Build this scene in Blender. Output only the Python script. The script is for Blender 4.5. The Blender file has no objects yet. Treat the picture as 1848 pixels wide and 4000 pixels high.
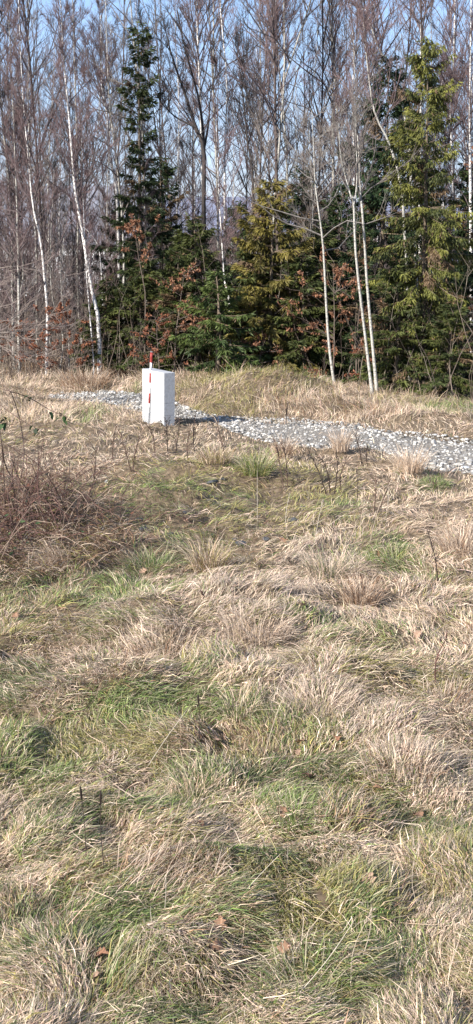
import bpy, math, random
import numpy as np
from mathutils import Vector, Matrix

R = math.radians
SC = bpy.context.scene
COL = SC.collection
rng = np.random.default_rng(7)
random.seed(7)

# ------------------------------------------------------------------ camera
F = 4800.0                       # focal length in photograph pixels (4000 high)
PITCH = math.atan2(1100, F)      # horizon 1100 px above the picture centre
HC = 3.1
cam = bpy.data.cameras.new('camera')
cam.sensor_fit = 'VERTICAL'
cam.sensor_height = 36.0
cam.lens = 36.0 * F / 4000.0
cam.clip_start, cam.clip_end = 0.1, 6000
camo = bpy.data.objects.new('camera', cam)
camo.location = (0, 0, HC)
camo.rotation_euler = (math.pi / 2 - PITCH, 0, 0)
COL.objects.link(camo)
SC.camera = camo

# ------------------------------------------------------------------ sky, sun, exposure
SUN_EL, SUN_AZ = 30.0, 228.0     # azimuth clockwise from +Y: behind the camera, to its left
w = bpy.data.worlds.new('World')
SC.world = w
w.use_nodes = True
nt = w.node_tree
bg = nt.nodes['Background']
sky = nt.nodes.new('ShaderNodeTexSky')
sky.sky_type = 'NISHITA'
sky.sun_disc = False
sky.sun_elevation = R(SUN_EL)
sky.sun_rotation = R(SUN_AZ)
sky.air_density = 1.0
sky.dust_density = 0.4
sky.ozone_density = 4.0
# thin pale veil of high cloud over the clear sky, by height above the horizon
tcw = nt.nodes.new('ShaderNodeTexCoord'); sep = nt.nodes.new('ShaderNodeSeparateXYZ')
nt.links.new(tcw.outputs['Generated'], sep.inputs['Vector'])
veil = nt.nodes.new('ShaderNodeValToRGB')
veil.color_ramp.elements[0].color = (.60, .68, .90, 1); veil.color_ramp.elements[0].position = 0.0
veil.color_ramp.elements[1].color = (.34, .43, .68, 1); veil.color_ramp.elements[1].position = 1.0
e_ = veil.color_ramp.elements.new(.19); e_.color = (.36, .58, .98, 1)
nt.links.new(sep.outputs['Z'], veil.inputs['Fac'])
sc_ = nt.nodes.new('ShaderNodeVectorMath'); sc_.operation = 'SCALE'; sc_.inputs['Scale'].default_value = 5.0
nt.links.new(veil.outputs['Color'], sc_.inputs[0])
mixw = nt.nodes.new('ShaderNodeMix'); mixw.data_type = 'RGBA'; mixw.inputs['Factor'].default_value = .75
nt.links.new(sky.outputs['Color'], mixw.inputs['A']); nt.links.new(sc_.outputs['Vector'], mixw.inputs['B'])
nt.links.new(mixw.outputs['Result'], bg.inputs['Color'])
bg.inputs['Strength'].default_value = 0.105
sl = bpy.data.lights.new('sun', 'SUN')
sl.energy = 4.8
sl.angle = R(1.0)
sl.color = (1.0, 0.955, 0.90)
so = bpy.data.objects.new('sun', sl)
sd = Vector((math.sin(R(SUN_AZ)) * math.cos(R(SUN_EL)), math.cos(R(SUN_AZ)) * math.cos(R(SUN_EL)), math.sin(R(SUN_EL))))
so.rotation_euler = sd.to_track_quat('Z', 'Y').to_euler()
so.location = sd * 50
COL.objects.link(so)
vs = SC.view_settings
vs.view_transform = 'Standard'
vs.look = 'None'
vs.gamma = 1.0
vs.use_curve_mapping = False
vs.exposure = 1.22
SC.cycles.max_bounces = 6
SC.cycles.diffuse_bounces = 3
SC.cycles.transparent_max_bounces = 6

# ------------------------------------------------------------------ noise
def _hash(ix, iy, seed):
    h = (ix.astype(np.int64) * 374761393 + iy.astype(np.int64) * 668265263 + seed * 1274126177) & 0xFFFFFFFF
    h = ((h ^ (h >> 13)) * 1274126177) & 0xFFFFFFFF
    h = (h ^ (h >> 16)) & 0xFFFFFFFF
    h = (h * 2246822519) & 0xFFFFFFFF
    return ((h ^ (h >> 15)) & 0xFFFFFF) / float(0xFFFFFF)

def vnoise(x, y, seed=0):
    x = np.asarray(x, float); y = np.asarray(y, float)
    ix = np.floor(x); iy = np.floor(y)
    fx = x - ix; fy = y - iy
    fx = fx * fx * fx * (fx * (fx * 6 - 15) + 10)
    fy = fy * fy * fy * (fy * (fy * 6 - 15) + 10)
    a = _hash(ix, iy, seed); b = _hash(ix + 1, iy, seed)
    c = _hash(ix, iy + 1, seed); d = _hash(ix + 1, iy + 1, seed)
    return ((a * (1 - fx) + b * fx) * (1 - fy) + (c * (1 - fx) + d * fx) * fy) * 2 - 1

def fbm(x, y, seed=0, o=3):
    s = 0; a = 1.0; t = 0
    for i in range(o):
        s = s + a * vnoise(x, y, seed + i * 17)
        t += a; a *= 0.5
        x = x * 2.03 + 5.3; y = y * 2.03 + 1.7
    return s / t

# ------------------------------------------------------------------ where things stand
CP, SP = math.cos(PITCH), math.sin(PITCH)
SLOPE = 0.029

def plane_z(y):
    return -SLOPE * np.minimum(y, 42.0)

def ray(u, v):
    x = (np.asarray(u, float) - 924) / F
    y = (2000 - np.asarray(v, float)) / F
    return x, CP + y * SP, -SP + y * CP

def flat(u, v):
    """the spot of the open meadow seen along a sight line"""
    dx, dy, dz = ray(u, v)
    t = HC / (-dz - SLOPE * dy)
    return dx * t, dy * t

def at(u, v, Y):
    """the point at distance Y along a sight line"""
    dx, dy, dz = ray(u, v)
    return np.array([dx / dy * Y, Y, HC + dz / dy * Y])

# track edges
UP = [(-900, 1560), (150, 1550), (250, 1542), (420, 1530), (560, 1548), (700, 1592), (850, 1632), (1000, 1642), (1200, 1644), (1350, 1668), (1500, 1692), (1848, 1732), (2600, 1800)]
LO = [(-900, 1562), (150, 1556), (250, 1564), (420, 1580), (560, 1622), (690, 1640), (820, 1652), (900, 1692), (1100, 1752), (1300, 1764), (1420, 1760), (1500, 1770), (1600, 1838), (1848, 1866), (2600, 1960)]
_ux, _uy = flat(*np.array(UP).T)
_lx, _ly = flat(*np.array(LO).T)

def track_edges(x):
    return np.interp(x, _lx, _ly), np.interp(x, _ux, _uy)

def on_track(x, y, grow=0.0):
    lo, hi = track_edges(x)
    wob = 0.35 * fbm(x * 1.3, y * 1.3, 41, 2)
    return (y > lo - grow + wob) & (y < hi + grow + wob) & (x > -4.6)

def track_mask(x, y):
    lo, hi = track_edges(x)
    d = np.maximum(lo - y, y - hi)
    return np.clip(1 - d / 0.8, 0, 1) * np.clip((x + 5.2) / 0.8, 0, 1)

MOUNDS = []      # x, y, sx, sy, height
def mound(u, v, sx, sy, a):
    x, y = flat(u, v)
    MOUNDS.append((float(x), float(y), sx, sy, a))
mound(1040, 1560, 1.7, 1.4, .62)
mound(760, 1500, 1.6, 1.3, .25)
mound(1330, 1610, 1.3, .9, .26)
mound(1700, 1660, 1.6, .9, .16)
mound(2200, 1690, 2.2, 1.2, .2)
mound(880, 1900, 1.3, .9, .34)
mound(560, 1990, 1.0, .8, .24)
mound(0, 2060, 1.1, 1.4, .40)
mound(900, 2460, 1.2, .8, .26)
mound(1560, 2990, .6, .6, .11)
mound(420, 2740, .7, .5, .15)
mound(1080, 3470, .5, .35, .08)
mound(640, 3440, .4, .3, .06)
mound(1250, 2740, .6, .45, .15)
mound(450, 3760, .4, .3, .04)
mound(1400, 2330, .7, .5, .14)
mound(1050, 1500, .8, .6, .22)

CELL = 0.46
def tussock(x, y):
    """nearest grass tussock: distance, centre x, y, two random numbers"""
    gx = np.floor(x / CELL); gy = np.floor(y / CELL)
    best = np.full(np.shape(x), 1e9); bx = np.zeros(np.shape(x)); by = bx.copy(); h1 = bx.copy(); h2 = bx.copy()
    for i in (-1, 0, 1):
        for j in (-1, 0, 1):
            cx = gx + i; cy = gy + j
            px = (cx + 0.12 + .76 * _hash(cx, cy, 3)) * CELL
            py = (cy + 0.12 + .76 * _hash(cx, cy, 5)) * CELL
            d = (px - x) ** 2 + (py - y) ** 2
            m = d < best
            best = np.where(m, d, best); bx = np.where(m, px, bx); by = np.where(m, py, by)
            h1 = np.where(m, _hash(cx, cy, 8), h1); h2 = np.where(m, _hash(cx, cy, 9), h2)
    return np.sqrt(best), bx, by, h1, h2

def ground_z(x, y):
    x = np.asarray(x, float); y = np.asarray(y, float)
    z = plane_z(y)
    for mx, my, sx, sy, a in MOUNDS:
        z = z + a * np.exp(-((x - mx) / sx) ** 2 - ((y - my) / sy) ** 2)
    near = np.clip((60 - y) / 20, 0, 1)
    tm = 1 - track_mask(x, y)
    z = z + near * (0.10 * fbm(x * .6, y * .6, 11, 3) * (0.35 + .65 * tm))
    d, _, _, h1, _ = tussock(x, y)
    z = z + near * tm * (0.035 + .13 * h1) * np.clip(1 - (d / .33) ** 2, 0, 1) * np.clip(1 - np.abs(x) / 30, 0, 1)
    far = np.clip((y - 90) / 300, 0, 1)
    z = z + far * far * (3 * fbm(x / 90, y / 90, 77, 2) + 3)
    return z

def G(u, v):
    """the ground point seen along a sight line (first hit, relief included)"""
    dx, dy, dz = ray(u, v)
    Y = np.linspace(3.5, 60, 2400)
    gz = ground_z(dx / dy * Y, Y)
    rz = HC + dz / dy * Y
    k = np.argmax(rz <= gz)
    if rz[k] > gz[k]:
        k = len(Y) - 1
    return np.array([dx / dy * Y[k], Y[k], gz[k]])

# ------------------------------------------------------------------ mesh building
class MB:
    def __init__(s):
        s.v = []; s.l = []; s.n = []; s.c = []; s.o = 0; s.mi = []
    def add(s, verts, loops, sizes, col=None, mat=0):
        verts = np.asarray(verts, np.float32).reshape(-1, 3)
        s.v.append(verts)
        s.l.append(np.asarray(loops, np.int64).ravel() + s.o)
        sizes = np.asarray(sizes, np.int64).ravel()
        s.n.append(sizes)
        if col is None:
            col = (.5, .5, .5)
        col = np.asarray(col, np.float32)
        if col.ndim == 1:
            col = np.broadcast_to(col, (len(verts), 3))
        s.c.append(col)
        s.mi.append(np.full(len(sizes), mat, np.int32))
        s.o += len(verts)
    def mesh(s, name, mats, smooth=False):
        me = bpy.data.meshes.new(name)
        v = np.concatenate(s.v); l = np.concatenate(s.l); n = np.concatenate(s.n); c = np.concatenate(s.c)
        me.vertices.add(len(v)); me.vertices.foreach_set('co', v.ravel())
        me.loops.add(len(l)); me.loops.foreach_set('vertex_index', l.astype(np.int32))
        me.polygons.add(len(n))
        st = np.concatenate(([0], np.cumsum(n)[:-1])).astype(np.int32)
        me.polygons.foreach_set('loop_start', st)
        mats = mats if isinstance(mats, (list, tuple)) else [mats]
        for m in mats:
            me.materials.append(m)
        me.polygons.foreach_set('material_index', np.concatenate(s.mi))
        a = me.attributes.new('Col', 'FLOAT_COLOR', 'POINT')
        a.data.foreach_set('color', np.concatenate((c, np.ones((len(c), 1), np.float32)), 1).ravel())
        me.polygons.foreach_set('use_smooth', np.full(len(n), smooth, bool))
        me.update(calc_edges=True)
        me.validate()
        return me

def norm(a):
    return a / np.maximum(np.linalg.norm(a, axis=-1, keepdims=True), 1e-9)

def frames(P):
    T = np.empty_like(P)
    T[:, 1:-1] = P[:, 2:] - P[:, :-2]
    T[:, 0] = P[:, 1] - P[:, 0]; T[:, -1] = P[:, -1] - P[:, -2]
    T = norm(T)
    ref = np.zeros_like(T); ref[..., 0] = 0.31; ref[..., 1] = .95
    m = np.abs((T * ref).sum(-1)) > .9
    ref[m] = (0, 0, 1)
    A = norm(np.cross(T, ref)); B = np.cross(T, A)
    return T, A, B

def tubes(mb, P, Rr, sides=3, col=None, tip=True, mat=0):
    """P[n,k,3] centre lines, Rr[n,k] radii"""
    P = np.asarray(P, float); n, k, _ = P.shape
    Rr = np.broadcast_to(np.asarray(Rr, float), (n, k))
    T, A, B = frames(P)
    ang = np.arange(sides) * 2 * math.pi / sides
    ring = A[:, :, None] * np.cos(ang)[None, None, :, None] + B[:, :, None] * np.sin(ang)[None, None, :, None]
    kk = k - 1 if tip else k
    V = (P[:, :kk, None] + ring[:, :kk] * Rr[:, :kk, None, None]).reshape(n, kk * sides, 3)
    a = np.arange(sides); b = (a + 1) % sides
    L = []; S = []
    for i in range(kk - 1):
        L.append(np.stack([i * sides + a, i * sides + b, (i + 1) * sides + b, (i + 1) * sides + a], 1).ravel()); S += [4] * sides
    nv = kk * sides
    if tip:
        V = np.concatenate((V, P[:, -1:]), 1)
        L.append(np.stack([(kk - 1) * sides + a, (kk - 1) * sides + b, np.full(sides, nv)], 1).ravel()); S += [3] * sides
        nv += 1
    else:
        L.append((kk - 1) * sides + a); S.append(sides)
    L = np.concatenate(L)
    loops = (L[None] + (np.arange(n) * nv)[:, None])
    if col is not None:
        col = np.asarray(col, float)
        if col.ndim == 2:
            col = np.repeat(col, nv, 0)
    mb.add(V.reshape(-1, 3), loops, np.tile(S, n), col, mat)

def ribbons(mb, P, W, side, col=None, tipcol=None):
    """blades: P[n,k,3], half width W[n,k-1], side[n,3]; pointed end"""
    n, k, _ = P.shape
    Lf = P[:, :k - 1] - side[:, None] * W[..., None]
    Rt = P[:, :k - 1] + side[:, None] * W[..., None]
    V = np.concatenate((np.stack((Lf, Rt), 2).reshape(n, 2 * (k - 1), 3), P[:, -1:]), 1)
    nv = 2 * (k - 1) + 1
    L = []; S = []
    for i in range(k - 2):
        L += [2 * i, 2 * i + 1, 2 * i + 3, 2 * i + 2]; S.append(4)
    L += [nv - 3, nv - 2, nv - 1]; S.append(3)
    loops = np.array(L)[None] + (np.arange(n) * nv)[:, None]
    c = None
    if col is not None:
        c = np.repeat(col[:, None], nv, 1)
        if tipcol is not None:
            t = np.concatenate((np.repeat(np.arange(k - 1) / (k - 1), 2), [1.0]))[None, :, None]
            c = c * (1 - t) + tipcol[:, None] * t
        c = c.reshape(-1, 3)
    mb.add(V.reshape(-1, 3), loops, np.tile(S, n), c)

def kites(mb, base, d, L, W, nrm, col, wide=.45):
    """leaf-like four-cornered faces"""
    s = norm(np.cross(d, nrm)); up = np.cross(s, d)
    mid = base + d * (L * wide)[:, None]
    V = np.stack((base, mid + s * W[:, None] + up * (W * .25)[:, None], base + d * L[:, None], mid - s * W[:, None] + up * (W * .25)[:, None]), 1)
    n = len(base)
    loops = np.array([0, 1, 2, 0, 2, 3])[None] + (np.arange(n) * 4)[:, None]
    mb.add(V.reshape(-1, 3), loops, np.tile([3, 3], n), np.repeat(col, 4, 0))

def link(name, me, parent=None, loc=None, **props):
    o = bpy.data.objects.new(name, me)
    COL.objects.link(o)
    if parent is not None:
        o.parent = parent
    if loc is not None:
        o.location = loc
    for k, v in props.items():
        if v is not None:
            o[k] = v
    return o

def thing(name, label, cat, loc=(0, 0, 0), rz=0, group=None):
    o = bpy.data.objects.new(name, None)
    o.empty_display_size = .2
    COL.objects.link(o)
    o.location = loc; o.rotation_euler = (0, 0, rz)
    o['label'] = label; o['category'] = cat
    if group:
        o['group'] = group
    return o

def copy_tree(root, loc, rz, sc, label, group=None):
    r = root.copy(); COL.objects.link(r)
    r.location = loc; r.rotation_euler = (0, 0, rz); r.scale = sc
    r['label'] = label
    if group:
        r['group'] = group
    elif 'group' in r:
        del r['group']
    for ch in root.children:
        c = ch.copy(); COL.objects.link(c); c.parent = r
    return r

# ------------------------------------------------------------------ materials
def nodes_of(name):
    m = bpy.data.materials.new(name); m.use_nodes = True
    t = m.node_tree
    return m, t, t.nodes['Principled BSDF']

def attr_mat(name, rough=.7, transl=0.0, spec=.25, vary=.25, scale=60):
    m, t, p = nodes_of(name)
    a = t.nodes.new('ShaderNodeAttribute'); a.attribute_name = 'Col'
    tc = t.nodes.new('ShaderNodeTexCoord')
    nz = t.nodes.new('ShaderNodeTexNoise'); nz.inputs['Scale'].default_value = scale
    t.links.new(tc.outputs['Object'], nz.inputs['Vector'])
    mr = t.nodes.new('ShaderNodeMapRange')
    mr.inputs['From Min'].default_value = .3; mr.inputs['From Max'].default_value = .7
    mr.inputs['To Min'].default_value = 1 - vary; mr.inputs['To Max'].default_value = 1 + vary
    t.links.new(nz.outputs['Fac'], mr.inputs['Value'])
    mx = t.nodes.new('ShaderNodeMix'); mx.data_type = 'RGBA'; mx.blend_type = 'MULTIPLY'; mx.inputs['Factor'].default_value = 1
    t.links.new(a.outputs['Color'], mx.inputs['A']); t.links.new(mr.outputs['Result'], mx.inputs['B'])
    t.links.new(mx.outputs['Result'], p.inputs['Base Color'])
    p.inputs['Roughness'].default_value = rough
    p.inputs['Specular IOR Level'].default_value = spec
    if transl:
        tr = t.nodes.new('ShaderNodeBsdfTranslucent')
        t.links.new(mx.outputs['Result'], tr.inputs['Color'])
        ms = t.nodes.new('ShaderNodeMixShader'); ms.inputs['Fac'].default_value = transl
        t.links.new(p.outputs['BSDF'], ms.inputs[1]); t.links.new(tr.outputs['BSDF'], ms.inputs[2])
        t.links.new(ms.outputs['Shader'], t.nodes['Material Output'].inputs['Surface'])
    return m

def ramp_mat(name, stops, scale=8, stretch=(1, 1, 1), rough=.8, bump=.3, detail=5, coord='Object', spec=.3):
    m, t, p = nodes_of(name)
    tc = t.nodes.new('ShaderNodeTexCoord'); mp = t.nodes.new('ShaderNodeMapping')
    mp.inputs['Scale'].default_value = stretch
    t.links.new(tc.outputs[coord], mp.inputs['Vector'])
    nz = t.nodes.new('ShaderNodeTexNoise'); nz.inputs['Scale'].default_value = scale; nz.inputs['Detail'].default_value = detail
    t.links.new(mp.outputs['Vector'], nz.inputs['Vector'])
    cr = t.nodes.new('ShaderNodeValToRGB')
    el = cr.color_ramp.elements
    while len(el) < len(stops):
        el.new(.5)
    for e, (pos, c) in zip(el, stops):
        e.position = pos; e.color = (*c, 1)
    t.links.new(nz.outputs['Fac'], cr.inputs['Fac'])
    t.links.new(cr.outputs['Color'], p.inputs['Base Color'])
    p.inputs['Roughness'].default_value = rough
    p.inputs['Specular IOR Level'].default_value = spec
    if bump:
        b = t.nodes.new('ShaderNodeBump'); b.inputs['Strength'].default_value = bump; b.inputs['Distance'].default_value = .02
        t.links.new(nz.outputs['Fac'], b.inputs['Height']); t.links.new(b.outputs['Normal'], p.inputs['Normal'])
    return m

M_grass = attr_mat('grass_blade', .65, .30, .3, .18, 40)
M_leaf = attr_mat('dry_leaf', .7, .2, .25, .3, 80)
M_needle = attr_mat('spruce_needles', .6, .12, .3, .25, 9)
M_twig = attr_mat('twig_bark', .8, 0, .2, .25, 12)
M_stone = attr_mat('track_stone', .9, 0, .2, .22, 25)
M_ground = ramp_mat('thatch_and_soil', [(.30, (.05, .036, .022)), (.48, (.115, .082, .05)), (.70, (.20, .15, .095))], 14, rough=.95, bump=.6, coord='Object')
M_gravel = ramp_mat('gravel_bed', [(.36, (.07, .058, .045)), (.50, (.19, .165, .135)), (.64, (.36, .33, .28))], 42, rough=.95, bump=.8)
M_birch = ramp_mat('birch_bark', [(.36, (.05, .045, .04)), (.43, (.38, .35, .32)), (.55, (.66, .63, .59))], 5, (3, 3, 7), .75, .25)
M_grey = ramp_mat('grey_smooth_bark', [(.34, (.12, .11, .09)), (.46, (.32, .30, .26)), (.7, (.46, .44, .39))], 7, (3, 3, 4), .8, .25)
M_brown = ramp_mat('brown_bark', [(.3, (.04, .03, .027)), (.55, (.095, .073, .064)), (.75, (.16, .125, .11))], 9, (4, 4, 1), .9, .5)
M_dark = ramp_mat('dark_bark', [(.3, (.018, .015, .014)), (.6, (.055, .045, .04)), (.8, (.09, .075, .065))], 9, (4, 4, 1), .9, .5)
M_spruceb = ramp_mat('spruce_bark', [(.3, (.06, .045, .032)), (.55, (.15, .115, .08)), (.75, (.24, .19, .14))], 10, (3, 3, 2), .9, .5)
M_white = ramp_mat('white_aerated_block', [(.33, (.31, .308, .30)), (.50, (.36, .362, .363)), (.75, (.385, .388, .392))], 26, rough=.85, bump=.15, spec=.2)
M_red = ramp_mat('red_pole_paint', [(.35, (.20, .024, .018)), (.6, (.28, .034, .024))], 20, rough=.5, bump=.05)
M_wht = ramp_mat('white_pole_paint', [(.35, (.50, .49, .47)), (.6, (.64, .63, .61))], 20, rough=.5, bump=.05)
M_steel = ramp_mat('weathered_steel', [(.35, (.14, .14, .14)), (.6, (.30, .30, .30))], 20, rough=.6, bump=.1)
M_clod = ramp_mat('dark_clod', [(.35, (.030, .031, .033)), (.6, (.085, .087, .09))], 10, rough=.85, bump=.5)
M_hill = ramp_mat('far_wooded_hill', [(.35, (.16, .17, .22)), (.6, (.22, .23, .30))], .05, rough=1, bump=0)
M_plaster = ramp_mat('pale_plaster', [(.35, (.62, .62, .62)), (.6, (.74, .74, .73))], 2, rough=.9, bump=.05)
M_tile = ramp_mat('grey_roof_tiles', [(.35, (.14, .145, .17)), (.6, (.20, .205, .235))], 3, rough=.7, bump=.1)
M_glass = ramp_mat('dark_window_glass', [(.35, (.03, .035, .045)), (.6, (.05, .055, .065))], 2, rough=.15, bump=0)

# ------------------------------------------------------------------ ground
def stretch_axis(lo, hi, step, reach, n=26, r=1.0):
    fine = np.arange(lo, hi + 1e-6, step)
    g = np.geomspace(step * 2, reach, n)
    return np.concatenate((lo - g[::-1], fine, hi + g))
gx = stretch_axis(-10, 10, .12, 900)
gy = np.concatenate((-np.geomspace(.3, 120, 14)[::-1], np.arange(0, 3, .5), np.arange(3, 42, .12), 42 + np.geomspace(.3, 1900, 34)))
X, Yg = np.meshgrid(gx, gy)
Z = ground_z(X.ravel(), Yg.ravel())
V = np.stack((X.ravel(), Yg.ravel(), Z), 1)
ny, nx = X.shape
i0 = (np.arange(ny - 1)[:, None] * nx + np.arange(nx - 1)[None]).ravel()
mb = MB()
mb.add(V, np.stack((i0, i0 + 1, i0 + nx + 1, i0 + nx), 1), np.full(len(i0), 4))
link('ground', mb.mesh('ground', M_ground, True), kind='structure', label='grassy uneven ground of the meadow and wood floor')

# far hills
mb = MB()
hx = np.linspace(-1500, 1500, 90)
h0 = 19 + 6 * fbm(hx / 260, hx * 0, 5, 4) + np.where(hx < -30, 4, 0)
rows = []
for yy, fz in ((560, -3.0), (600, 0), (760, 1.0), (900, -3.0)):
    rows.append(np.stack((hx, np.full_like(hx, yy) + 12 * vnoise(hx / 50, hx * 0 + yy, 9), (h0 + 3 * vnoise(hx / 18, hx * 0 + yy, 4)) * fz if fz > 0 else np.full_like(hx, fz)), 1))
V = np.concatenate(rows); nx = 90
i0 = (np.arange(3)[:, None] * nx + np.arange(nx - 1)[None]).ravel()
mb.add(V, np.stack((i0, i0 + 1, i0 + nx + 1, i0 + nx), 1), np.full(len(i0), 4))
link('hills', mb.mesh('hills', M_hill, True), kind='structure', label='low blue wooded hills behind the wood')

# ------------------------------------------------------------------ gravel track with its stones
tx = np.linspace(-4.7, 7.0, 120)
lo, hi = track_edges(tx)
mb = MB(); rows = []
NV = 9
for j in range(NV):
    f = j / (NV - 1)
    y = lo + .06 + (hi - lo - .12) * f
    z = ground_z(tx, y) + .018 + .022 * np.sin(f * math.pi) - (.05 if j in (0, NV - 1) else 0)
    rows.append(np.stack((tx, y, z), 1))
V = np.concatenate(rows); nx = len(tx)
i0 = (np.arange(NV - 1)[:, None] * nx + np.arange(nx - 1)[None]).ravel()
mb.add(V, np.stack((i0, i0 + 1, i0 + nx + 1, i0 + nx), 1), np.full(len(i0), 4))
track = link('gravel_track', mb.mesh('gravel_track', M_gravel, True), kind='structure', label='pale gravel track crossing the meadow')

PHI = (1 + 5 ** .5) / 2
ICO = norm(np.array([(-1, PHI, 0), (1, PHI, 0), (-1, -PHI, 0), (1, -PHI, 0), (0, -1, PHI), (0, 1, PHI), (0, -1, -PHI), (0, 1, -PHI), (PHI, 0, -1), (PHI, 0, 1), (-PHI, 0, -1), (-PHI, 0, 1)], float))
ICOF = np.array([(0, 11, 5), (0, 5, 1), (0, 1, 7), (0, 7, 10), (0, 10, 11), (1, 5, 9), (5, 11, 4), (11, 10, 2), (10, 7, 6), (7, 1, 8), (3, 9, 4), (3, 4, 2), (3, 2, 6), (3, 6, 8), (3, 8, 9), (4, 9, 5), (2, 4, 11), (6, 2, 10), (8, 6, 7), (9, 8, 1)])

def stone_shape(r, sc=(1, 1, .65), rough=.28):
    v = ICO * (1 + rough * (r.random((12, 1)) * 2 - 1)) * np.array(sc) * (1 + .25 * (r.random(3) - .5))
    a = r.random() * 6.28
    c, s = math.cos(a), math.sin(a)
    return v @ np.array([[c, -s, 0], [s, c, 0], [0, 0, 1]])

def rand_on_track(n, grow=.12):
    out = []
    while sum(len(o) for o in out) < n:
        x = rng.uniform(-4.6, 6.6, n)
        lo, hi = track_edges(x)
        y = lo - grow + (hi - lo + 2 * grow) * rng.random(n)
        keep = rng.random(n) < np.clip((hi - lo) / 2.6, .1, 1)
        out.append(np.stack((x, y), 1)[keep])
    return np.concatenate(out)[:n]

def stone_cols(n):
    g = rng.choice([.12, .20, .30, .39, .48], n, p=[.16, .24, .28, .22, .10]) * rng.uniform(.85, 1.12, n)
    t = rng.uniform(.04, .15, n)
    return np.stack((g * (1 + t * .6), g, g * (1 - t)), 1)

n = 8500
p = rand_on_track(n, .10)
bare = fbm(p[:, 0] * 1.1, p[:, 1] * 1.1, 93, 3) > -.45
p = p[bare]; n = len(p)
size = np.clip(.017 * rng.lognormal(0, .42, n), .008, .05)
mb = MB()
shapes = [stone_shape(rng) for _ in range(40)]
sid = rng.integers(0, 40, n)
VV = np.array(shapes)[sid] * size[:, None, None]
zz = ground_z(p[:, 0], p[:, 1]) + .02 + size * .35 + rng.random(n) * .02
VV = VV + np.stack((p[:, 0], p[:, 1], zz), 1)[:, None]
mb.add(VV.reshape(-1, 3), ICOF.ravel()[None] + (np.arange(n) * 12)[:, None], np.full(n * 20, 3), np.repeat(stone_cols(n), 12, 0))
link('small_stones', mb.mesh('small_stones', M_stone), track, kind='stuff')
sm = []
for k in range(12):
    mb = MB(); mb.add(stone_shape(rng), ICOF.ravel(), np.full(20, 3), stone_cols(1)[0] * (1.0 if k else .6))
    sm.append(mb.mesh('stone', M_stone))
p = rand_on_track(1100, -.05)
p = p[fbm(p[:, 0] * 1.1, p[:, 1] * 1.1, 93, 3) > -.4]
vis = np.abs(p[:, 0]) < p[:, 1] * .21
p = p[vis][:300]
for (x, y) in p:
    s = min(.075, .034 * random.lognormvariate(0, .32))
    o = link('stone', random.choice(sm), track, (x, y, float(ground_z(x, y)) + .025 + s * .3))
    o.scale = (s, s * random.uniform(.75, 1.2), s * random.uniform(.8, 1.1)); o.rotation_euler = (random.uniform(-.4, .4), random.uniform(-.4, .4), random.uniform(0, 6.3))

# ------------------------------------------------------------------ grass
PAL = {   # base colour, spread
    'straw': ((.57, .43, .305), (.67, .535, .40), (.45, .325, .22)),
    'grey': ((.49, .38, .285), (.59, .475, .37), (.35, .265, .195)),
    'brown': ((.23, .135, .08), (.32, .195, .115), (.12, .07, .042)),
    'olive': ((.26, .225, .075), (.33, .285, .10), (.19, .175, .055)),
    'green': ((.15, .205, .052), (.21, .265, .08), (.09, .135, .038)),
    'dark': ((.065, .105, .030), (.10, .14, .04), (.10, .08, .04)),
}
KEYS = list(PAL)
PALA = np.array([PAL[k] for k in KEYS])
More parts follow.
